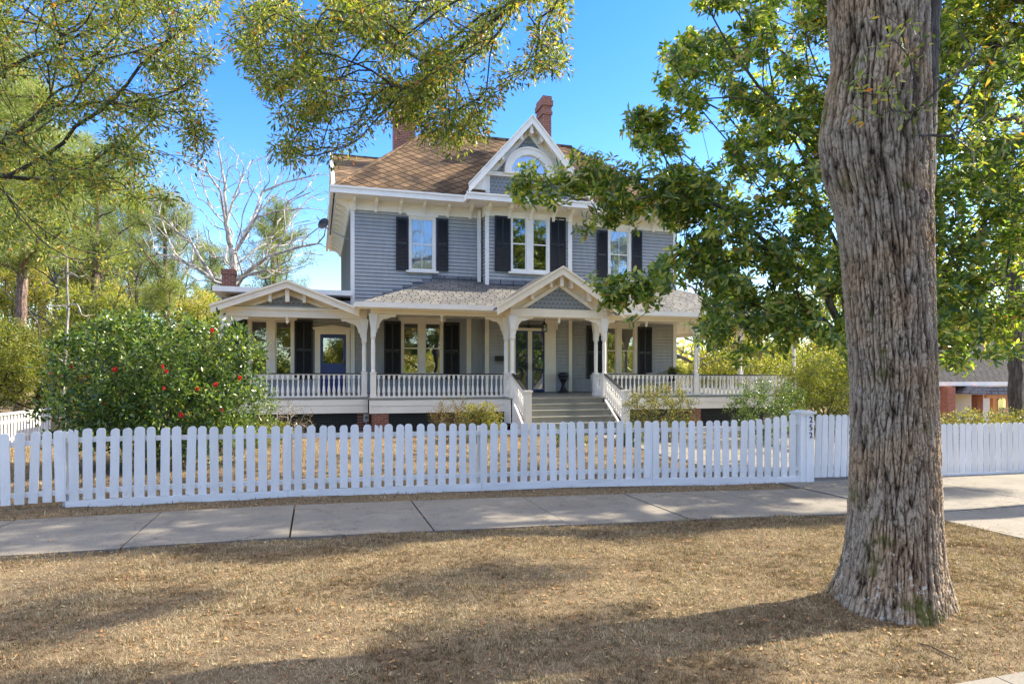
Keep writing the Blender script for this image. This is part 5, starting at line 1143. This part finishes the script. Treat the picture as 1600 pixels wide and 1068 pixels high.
# ---------------------------------------------------------------- camellia with red flowers
def shrub(name, c, r, n, per, L, Wd, mat, label, cat, seed, spread=.12, stems=7, group=None, barkm='bark', shape='diamond', hollow=.35, zf=1.0, lump=.18):
    rg = random.Random(seed); rn = np.random.default_rng(seed); b = Vector((c[0], c[1], g1(c[0], c[1]))); t = thing(name, b, label, cat, group)
    T = Tree([b - Vector((0, 0, .1)), b + Vector((0, 0, .15))], .1, seed)
    for i in range(stems): a = 2 * math.pi * i / stems + rg.random(); T.limb([b + Vector((math.cos(a) * r[0] * .35, math.sin(a) * r[1] * .35, r[2] * rg.uniform(.6, 1.1)))], 1, .2)
    tg = []
    while len(tg) < n:
        v = Vector([rg.uniform(-1, 1) for _ in range(3)]); q = v.length
        if hollow < q < 1 + lump * mnoise.noise(v * 2.5 + Vector((seed, 0, 0))) + .1 * rg.random(): tg.append(Vector((c[0] + v.x * r[0], c[1] + v.y * r[1], max(b.z + .06, b.z + r[2] * zf + v.z * r[2]))))
    T.grow(tg, .1, step=.25); T.radii(.035, .003, .5); T.mesh().build('stems', M[barkm], t)
    P, D = foliage_twigs(T, rg, per, spread); D = D + [0, 0, .3]; n_ = len(P)
    f = link('foliage', leafmesh('foliage', P, D, rn.normal(0, 1, P.shape) + [0, 0, 1.2], rn.uniform(L[0], L[1], n_), rn.uniform(Wd[0], Wd[1], n_), M[mat], shape), t); return t, T, tg
cc = PD(245, HZ, 13.6); cam_t, T, tg = shrub('camellia_bush', (cc.x, cc.y), (2.1, 1.3, 1.60), 820, 30, (.08, .12), (.042, .06), 'leaf_camellia', 'big glossy camellia bush with red flowers behind the left of the fence', 'bush', 21, .15, 10, hollow=.3, zf=1.0, lump=.55)
def flower_mesh():
    m = MB(); rg = random.Random(2)
    for ring_, (k, r, e) in enumerate(((6, .055, .15), (5, .04, .6), (4, .025, 1.0))):
        for i in range(k):
            a = 2 * math.pi * (i + ring_ * .4) / k; d = Vector((math.cos(a) * math.cos(e), -math.sin(e), math.sin(a) * math.cos(e))); s = Vector((-math.sin(a), 0, math.cos(a)))
            m.poly([Vector((0, 0, 0)), d * r * .5 + s * r * .45, d * r + s * r * .3 - Vector((0, .01, 0)), d * r * 1.05, d * r - s * r * .3 - Vector((0, .01, 0)), d * r * .5 - s * r * .45])
    return m.mesh('flower', M['petal'])
fm = flower_mesh(); sm2 = MB(); sm2.tube([(0, -.01, 0), (0, -.035, 0)], [.004, .008], 8); sm2 = sm2.mesh('stamen', M['stamen'])
rg = random.Random(5)
for px_, py in ((300 * .28, 655), (80, 582), (92, 590), (101, 586), (126, 592), (136, 588), (160, 630), (180, 577), (216, 565), (255, 572), (260, 580), (256, 606), (308, 607), (337, 601), (82, 641), (332, 516), (346, 640), (283, 648), (112, 573), (90, 660), (375, 590)):
    d = 12.35 + ((px_ - 225) / 190) ** 2 * .8 + rg.uniform(-.05, .25); p = PD(px_, py, d); o = link('flower', fm, cam_t, p - origin(cam_t)); o.rotation_euler = (rg.uniform(-.5, .5), rg.uniform(0, 6), rg.uniform(-.9, .6)); sc_ = rg.uniform(.55, .95); o.scale = (sc_,) * 3
    s_ = link('stamen', sm2, o, Vector((0, 0, 0)))
# other shrubs
def at_(px_, d): q = PD(px_, HZ, d); return (q.x, q.y)
shrub('evergreen_shrub', at_(345, 15.8), (1.3, 1.0, 1.0), 330, 24, (.05, .08), (.03, .04), 'leaf_camellia', 'dark evergreen shrub filling the gap between camellia and porch', 'bush', 31, hollow=.4)
shrub('nandina_shrub', at_(706, 18.6), (.66, .5, .64), 190, 18, (.04, .07), (.012, .02), 'leaf_red', 'reddish brown wispy shrub before the porch skirt left of the steps', 'bush', 32, .1, 9, hollow=.2, zf=.95)
shrub('variegated_shrub', at_(752, 18.3), (.66, .5, .58), 200, 22, (.06, .1), (.02, .03), 'leaf_azalea', 'pale green variegated shrub just left of the porch steps', 'bush', 33, .1, 8, hollow=.2, zf=.9)
shrub('azalea_bush', at_(1033, 18.9), (1.08, .8, .84), 430, 24, (.04, .06), (.018, .026), 'leaf_azalea', 'yellow green azalea bush just right of the porch steps', 'bush', 34, .1, 10, hollow=.4, zf=.98)
shrub('azalea_bush', at_(1195, 18.6), (1.2, .9, .94), 450, 24, (.04, .06), (.02, .03), 'leaf_camellia', 'dark green bush before the right end of the porch skirt', 'bush', 35, .1, 10, hollow=.4, zf=1.0)
shrub('low_plant', at_(895, 17.6), (.5, .35, .28), 60, 14, (.08, .13), (.02, .035), 'leaf_camellia', 'small leafy plant at the foot of the porch steps', 'plant', 36, .08, 8, hollow=.1, zf=.8)
shrub('low_plant', at_(985, 17.8), (.35, .3, .3), 50, 14, (.08, .13), (.03, .045), 'leaf_camellia', 'small dark leafy plant beside the right newel post', 'plant', 37, .08, 8, hollow=.1, zf=.8)
shrub('yellow_green_shrub', at_(1290, 22), (1.9, 1.4, 1.35), 520, 26, (.07, .11), (.035, .05), 'leaf_yellow', 'tall sunlit yellow green shrub past the right end of the porch', 'bush', 38, .16, 9, hollow=.4)
shrub('yellow_green_shrub', at_(1180, 31), (3.2, 1.6, 1.7), 420, 26, (.1, .15), (.05, .08), 'leaf_yellow', 'sunlit shrub row seen through the side porch posts', 'bush', 39, .25, 9, hollow=.4)
shrub('hedge_plant', at_(1540, 19), (2.6, .9, .52), 420, 26, (.05, .08), (.02, .035), 'leaf_azalea', 'low olive hedge behind the right hand fence', 'hedge', 40, .12, 9, hollow=.2, zf=.9)
shrub('wispy_shrub', at_(440, 17.8), (.85, .6, .62), 150, 10, (.03, .05), (.015, .02), 'leaf_red', 'thin twiggy shrub before the left porch skirt', 'bush', 41, .1, 12, hollow=.2, zf=.95, barkm='barkwhite')
shrub('low_plant', at_(400, 16.9), (1.0, .5, .35), 160, 20, (.06, .1), (.01, .02), 'leaf_yellow', 'low strappy green plants under the left porch', 'plant', 42, .1, 8, hollow=.1, zf=.8)
# hanging fern on the right of the porch
fz = .45; fp = Vector((XA(1051, 22.6), 22.6, ZA(1051, 578, 22.6)))
t = thing('potted_fern', (fp.x, fp.y, deckz(22.6)), 'bushy green fern in a pot behind the right porch rail', 'fern')
m = MB(); z0 = deckz(22.6); [m.tube([(fp.x + a_ * .14, fp.y + b_ * .14, z0), (fp.x + a_ * .1, fp.y + b_ * .1, z0 + .46)], .012, 5) for a_ in (-1, 1) for b_ in (-1, 1)]; m.lathe([(.13, z0 + .452), (.19, z0 + .75), (.21, z0 + .77), (.17, z0 + .78)], fp.x, fp.y, 12); m.build('pot', M['iron'], t, True); rg = random.Random(7); m = MB(); P, D, N = [], [], []
for i in range(70):
    a = rg.uniform(0, 6.28); L_ = rg.uniform(.35, .62); e = rg.uniform(.5, 1.4); base_ = Vector((fp.x, fp.y, z0 + .76))
    pts = [base_ + Vector((math.cos(a) * L_ * f * math.cos(e) * 1.3, math.sin(a) * L_ * f * math.cos(e) * 1.3, L_ * (math.sin(e) * f * 1.15 - .75 * f * f))) for f in (0, .25, .5, .75, 1)]; m.tube(pts, .003, 3, False)
    for j in range(26):
        f = j / 26 * 4; k_ = min(3, int(f)); q = pts[k_].lerp(pts[k_ + 1], f - k_); s = Vector((-math.sin(a), math.cos(a), 0)) * (1 if j % 2 else -1); P.append(tuple(q)); D.append(tuple(s + (pts[k_ + 1] - pts[k_]).normalized() * .4 - Vector((0, 0, .2)))); N.append((0, 0, 1))
m.build('stalks', M['leaf_yellow'], t); link('fronds', leafmesh('fronds', P, D, N, .075, .022, M['leaf_yellow']), t)
# ---------------------------------------------------------------- background trees
def copytree(o, loc, rz, sc_, label):
    c = o.copy(); sc.collection.objects.link(c); c.location = loc; c.rotation_euler = (0, 0, rz); c.scale = (sc_, sc_, sc_ * random.uniform(.92, 1.08)); c['label'] = label
    for ch in o.children: d = ch.copy(); sc.collection.objects.link(d); d.parent = c
    return c
def proto(name, seed, h, trunk_r, clumps, per, L, Wd, mat, barkm, group, label, spread=.5, shape='diamond', loc=(0, 0, 0), lean=.3, r_tip=.02, cat='tree'):
    rg = random.Random(seed); rn = np.random.default_rng(seed); t = thing(name, (0, 0, 0), label, cat, group)
    T = Tree([(0, 0, -.3), (rg.gauss(0, lean), rg.gauss(0, lean), h * .35), (rg.gauss(0, lean), rg.gauss(0, lean), h * .7), (rg.gauss(0, lean), rg.gauss(0, lean), h * .97)], .1, seed)
    T.grow([Vector(c) for c in clumps(rg, h)], .45, step=.8); T.radii(trunk_r, r_tip, .5); T.mesh().build('trunk', M[barkm], t)
    if per:
        P, D = foliage_twigs(T, rg, per, spread, .6); D = D + [0, 0, .2]; n_ = len(P)
        link('crown', leafmesh('crown', P, D, rn.normal(0, 1, P.shape) + [0, 0, .8], rn.uniform(L[0], L[1], n_), rn.uniform(Wd[0], Wd[1], n_), M[mat], shape), t)
    return t
def pine_c(rg, h):
    o = []
    for _ in range(190):
        z = rg.uniform(.45, 1.0); r = h * .19 * rg.uniform(.15, 1.0) * math.sqrt(max(.05, 1 - ((z - .70) / .33) ** 2)) * (1 + .5 * mnoise.noise(Vector((z * 9, rg.random(), h)))); a = rg.choice((0, 1.1, 2.3, 3.2, 4.4, 5.3)) + rg.gauss(0, .35) + z * 4; o.append((math.cos(a) * r, math.sin(a) * r, z * h + rg.uniform(-.3, .5)))
    return o
def round_c(k, rr, z0):
    def f(rg, h):
        o = []; cl = [(rg.uniform(-.6, .6) * rr * h, rg.uniform(-.6, .6) * rr * h, rg.uniform(z0 + .1, .9) * h, rg.uniform(.3, .5) * rr * h) for _ in range(9)]
        for _ in range(k):
            c = rg.choice(cl); v = Vector([rg.gauss(0, 1) for _ in range(3)]).normalized() * c[3] * rg.uniform(.5, 1.1); o.append((c[0] + v.x, c[1] + v.y, max(z0 * h, c[2] + v.z)))
        return o
    return f
def bare_c(k):
    def f(rg, h):
        o = []
        for _ in range(k):
            z = rg.uniform(.3, 1.05); r = (math.sin(min(1, z) * math.pi * .8) * .42 + .05) * h * rg.uniform(.4, 1); a = rg.uniform(0, 6.28); o.append((math.cos(a) * r, math.sin(a) * r, z * h))
        return o
    return f
G1 = 'tall pines in the woods left of the house'; G2 = 'leafy trees in the woods behind the house'
pineA = proto('pine_tree', 51, 17, .26, pine_c, 170, (.24, .38), (.035, .05), 'needle', 'barkpine', G1, 'tall pine behind the camellia with the crooked pale trunk', .55, 'needle')
pineB = proto('pine_tree', 52, 20, .28, pine_c, 170, (.24, .38), (.035, .05), 'needle', 'barkpine', G1, 'tall straight pine rising at the far left edge', .6, 'needle')
decA = proto('woodland_tree', 53, 11, .18, round_c(380, .42, .2), 60, (.14, .24), (.07, .13), 'leaf_forest', 'bark', G2, 'yellow green woodland tree low in the gap left of the porch', .6)
decB = proto('woodland_tree', 54, 8, .14, round_c(380, .5, .08), 60, (.12, .2), (.07, .11), 'leaf_yellow', 'bark', G2, 'pale green tree directly behind the camellia', .5)
bareA = proto('bare_tree', 55, 12, .20, bare_c(420), 0, 0, 0, None, 'barkgrey', 'leafless trees behind the house', 'grey leafless tree seen past the right corner of the house', r_tip=.012)
def place(o, px_, d, sc_, label, rz, first=False):
    p = PD(px_, HZ, d); p.z = g1(p.x, p.y) if d < 60 else -.3 - (1.2 if px_ > 1000 else 0)
    if first: o.location = p; o.rotation_euler = (0, 0, rz); o.scale = (sc_,) * 3; return o
    return copytree(o, p, rz, sc_, label)
random.seed(77)
place(pineA, 28, 34, 1.0, '', 0, True); place(pineB, -22, 30, .9, '', 1, True)
for px_, d, s_, lb, rz in ((75, 48, 1.0, 'slim pine standing second from the left edge beyond the side fence', 2), (150, 44, .92, 'pine with a full crown above the left half of the camellia', 3.3), (205, 56, 1.05, 'distant pine above the middle of the camellia', .7), (262, 40, .62, 'shorter rounded pine just left of the white barked tree', 4.1), (432, 50, .80, 'small round topped pine above the porch gable at left', 5.0), (110, 62, 1.15, 'far pine showing between two nearer pines at left', 1.4), (-60, 45, 1.1, 'pine at the extreme left of the woods', 2.2), (330, 70, .8, 'far pine low behind the white barked tree', 2.9)):
    place(pineA if int(px_) % 2 else pineB, px_, d, s_, lb, rz)
place(decA, 330, 38, .62, '', 0, True); place(decB, 190, 26, .8, '', 0, True)
for src, px_, d, s_, lb, rz in ((decA, 20, 40, .9, 'woodland tree at the left edge under the pines', 1), (decB, 60, 31, .62, 'low pale green tree behind the side fence', 2), (decA, 120, 50, 1.0, 'woodland tree between the pines and the camellia', 3), (decB, 290, 33, .72, 'green tree between camellia and the wing chimney', 4), (decA, 230, 60, 1.1, 'far woodland tree above the camellia', 5), (decB, -30, 27, .6, 'low green tree at the left edge by the side fence', 2.6), (decA, 470, 60, .75, 'far tree low over the tin roof of the wing', 4.4), (decA, 400, 66, .8, 'far tree behind the left porch gable', 1.9),
                            (decA, 1120, 48, .75, 'hazy tree seen through the side porch', 2.2), (decB, 1240, 44, .8, 'pale tree beyond the side porch', 1.2), (decA, 1330, 52, 1.1, 'woodland tree left of the big trunk', .3), (decA, 1480, 60, 1.3, 'tall tree behind the brick neighbour', 5.4), (decB, 1560, 58, 1.2, 'green tree over the neighbouring roof', 3.1), (decA, 1640, 52, 1.3, 'tree at the far right edge', 2.5), (decA, 1200, 75, 1.2, 'far tree behind the side porch', 4), (decA, 1400, 85, 1.5, 'far tall tree mostly behind the big trunk', 2.8), (decB, 1060, 60, .7, 'far pale tree under the right eave', 1.7), (decA, 900, 75, .8, 'woodland tree hidden behind the house', 1.1), (decA, 650, 75, .8, 'woodland tree behind the left half of the house', 2.1)):
    place(src, px_, d, s_, lb, rz)
place(bareA, 1085, 40, .8, '', 0, True)
for px_, d, s_, lb, rz in ((225, 46, 1.0, 'grey leafless tree among the pines at left', 2), (1160, 46, .9, 'grey leafless tree over the side porch roof', 3), (90, 38, .8, 'grey leafless tree above the left side fence', 4)): place(bareA, px_, d, s_, lb, rz)
# white barked bare tree behind the wing
rg = random.Random(61); wb = PD(362, HZ, 33); wb.z = 0
wt = thing('bare_tree', wb, 'white barked leafless tree spreading above the left porch', 'tree')
T = Tree([wb, PD(366, 450, 33), PD(364, 400, 33), PD(353, 350, 33), PD(352, 290, 33), PD(340, 225, 33)], .08, 8)
for ln, at in (([PD(395, 345, 33), PD(410, 300, 33.5), PD(445, 285, 34), PD(500, 272, 34)], (364, 405)), ([PD(400, 340, 32.5), PD(430, 330, 32), PD(480, 325, 32), PD(515, 330, 32)], (364, 400)), ([PD(335, 440, 32.5), PD(300, 380, 32), PD(255, 345, 32), PD(225, 335, 32)], (366, 450)), ([PD(345, 300, 32), PD(325, 270, 32), PD(290, 255, 31.5)], (353, 350)), ([PD(365, 310, 34), PD(385, 265, 34.5)], (353, 350)), ([PD(420, 400, 32), PD(470, 385, 32), PD(520, 380, 32)], (366, 440)), ([PD(310, 420, 33), PD(270, 400, 34), PD(240, 405, 34)], (366, 450))):
    T.limb(ln, T.near(PD(at[0], at[1], 33)), .6)
T.grow(region([(215, 330), (280, 235), (330, 200), (400, 235), (470, 235), (530, 265), (530, 400), (470, 430), (400, 440), (300, 440), (230, 410)], 950, 30.5, 36, rg), .5, 0, .6)
T.radii(.27, .0055, .52); T.mesh().build('trunk', M['barkwhite'], wt)
# slim sapling behind the camellia
sb = PD(103, HZ, 15.2); sb.z = 0; st_ = thing('bare_sapling', sb, 'thin pale sapling stem rising through the left of the camellia', 'tree'); rg = random.Random(4)
T = Tree([sb, PD(99, 600, 15.2), PD(104, 540, 15.2), PD(107, 480, 15.2), PD(105, 400, 15.2)], .02, 2); T.grow(region([(60, 380), (160, 380), (150, 560), (110, 600), (70, 520)], 26, 14.8, 15.8, rg), .1, 0, .2); T.radii(.035, .004, .4); T.mesh().build('trunk', M['barkwhite'], st_)
# tree trunk at right edge behind the fence
rb_ = PD(1589, HZ, 25); rb_.z = g1(rb_.x, rb_.y); rt = thing('street_tree', rb_, 'tree with a dark straight trunk near the right edge before the neighbour', 'tree'); rg = random.Random(14)
T = Tree([rb_, PD(1588, 540, 25), PD(1584, 440, 25), PD(1580, 300, 25)], .05, 2); T.grow(region([(1500, 440), (1680, 380), (1680, 150), (1540, 150), (1480, 300)], 90, 23, 27, rg), .1); T.radii(.26, .02, .45); T.mesh().build('trunk', M['bark'], rt)
P, D = foliage_twigs(T, rg, 40, .35); rn = np.random.default_rng(8); link('crown', leafmesh('crown', P, D, rn.normal(0, 1, P.shape), .14, .07, M['leaf_magnolia']), rt)
# wooded skyline far behind
rn = np.random.default_rng(33); n = 130000; th = rn.uniform(-3.14, 3.14, n); rr = rn.uniform(95, 130, n); hh = 7.5 + 3.0 * np.sin(th * 9) + 2.0 * np.sin(th * 23 + 1) + 1.0 * np.sin(th * 61)
P = np.stack([np.sin(th) * rr, np.cos(th) * rr, -2 + (hh + 2) * rn.random(n) ** .8], 1); me = leafmesh('distant_woods', P, rn.normal(0, 1, P.shape), rn.normal(0, 1, P.shape), rn.uniform(.6, 1.3, n), rn.uniform(.4, .8, n), M['leaf_forest'])
o = bpy.data.objects.new('distant_woods', me); sc.collection.objects.link(o); tag(o, 'far woodland closing the horizon behind house and yard', 'woods', kind='stuff')
# ---------------------------------------------------------------- neighbour
def NX(p, y): return XA(p, y)
ny = 29.5; gzn = -1.55; nx0, nx1 = NX(1452, ny), NX(1720, ny)
nb = thing('neighbour_house', ((nx0 + nx1) / 2, ny, gzn), 'low cream and orange brick house with a grey roof beyond the right fence', 'house')
ez = ZA(1540, 598, ny); m = MB(); m.box(nx0, nx1, ny, ny + 8, gzn, ez); m.build('wall', M['cream'], nb)
m = MB(); m.prism([(ny - .7, ez), (ny + 8.7, ez), (ny + 4.2, ez + 3.0)], 'x', nx0 - .6, nx1 + .6); m.build('roof', M['asphalt_dark'], nb)
m = MB(); m.box(nx0 - .65, nx1 + .65, ny - .86, ny - .71, ez - .15, ez + .08); m.build('fascia', M['white'], nb)
m = MB(); m.box(nx0 - .05, NX(1493, ny - 1.2), ny - 1.2, ny - .01, gzn, ez - .2); m.build('brick_wing', M['brickorange'], nb)
m = MB(); m.box(NX(1527, ny - 1.2), NX(1536, ny - 1.2), ny - 1.2, ny - .85, gzn, ez - .17); m.build('brick_pillar', M['brickorange'], nb)
py_ = ny - 2.2; z_ = ZA(1560, 616, py_); a, b = NX(1545, py_ - .2), NX(1588, py_ - .2)
m = MB(); m.prism([(a - .12, z_), (b + .1, z_), (b, z_ + .45), (a + .3, z_ + .45)], 'y', py_ - .2, ny - .01); m.build('portico_roof', M['asphalt_grey'], nb)
for q in (1551, 1583): xq = NX(q, py_); MB().box(xq - .09, xq + .09, py_ - .09, py_ + .09, gzn, z_ - .2).build('portico_post', M['orangewood'], nb)
m = MB(); m.box(a, b, py_ - .1, py_ + .1, z_ - .2, z_ - .001); m.build('portico_beam', M['orangewood'], nb)
m = MB(); m.box(NX(1552, ny), NX(1572, ny), ny - .1, ny - .02, gzn, z_ - .1); d_ = m.build('door', M['orangewood'], nb); m = MB(); m.box(NX(1556, ny), NX(1568, ny), ny - .13, ny - .105, gzn + 1.0, z_ - .3); m.build('pane', M['glass'], d_)
# wires at the left
for i, (y0, y1) in enumerate(((522, 520), (530, 529), (557, 557), (585, 584))):
    p0, p1 = PD(-250, y0, 42), PD(58, y1, 46); pts = [p0.lerp(p1, j / 8) - Vector((0, 0, .15 * math.sin(math.pi * j / 8))) for j in range(9)]
    m = MB(); m.tube(pts, .022, 4); o = m.build('utility_wire', M['metalgrey'], None); tag(o, ['highest', 'second highest', 'third highest', 'lowest'][i] + ' thin grey wire crossing the woods at the left edge', 'wire', 'wires at the left edge')
up = PD(58, HZ, 46); up.z = 0; t = thing('utility_pole', up, 'plain wooden pole in the woods where the thin wires end', 'pole'); m = MB(); m.tube([up, up + Vector((0, 0, 5.6))], [.13, .10], 10); m.build('pole', M['barkpine'], t)
ORD = ['leftmost', 'second', 'third', 'fourth', 'fifth', 'sixth', 'seventh', 'eighth', 'ninth', 'tenth', 'eleventh', 'twelfth', 'thirteenth', 'fourteenth', 'fifteenth', 'rightmost']
# ---------------------------------------------------------------- across the street, behind the camera: trees the windows mirror
for i, (x_, y_, s_) in enumerate(((-14, -22, 1.0), (-5, -26, 1.15), (4, -24, .9), (13, -27, 1.2), (22, -23, 1.0), (33, -28, 1.1), (-26, -27, 1.1))):
    copytree(decA if i % 2 else decB, (x_, y_, -.15), i * 1.3, s_ * (1.2 if i % 2 else 1.3), ORD[i] + ' tree from the west across the road behind the viewer')['group'] = 'trees across the street'

for i in range(16):
    c = copytree(decB, (-24 + i * 4.2, -17 - (i % 3) * 1.2, -.15), i * 2.1, .42, ORD[i] + ' round hedge bush along the far side of the road'); c.name = 'hedge_bush'; c['category'] = 'bush'; c['group'] = 'hedge across the street'
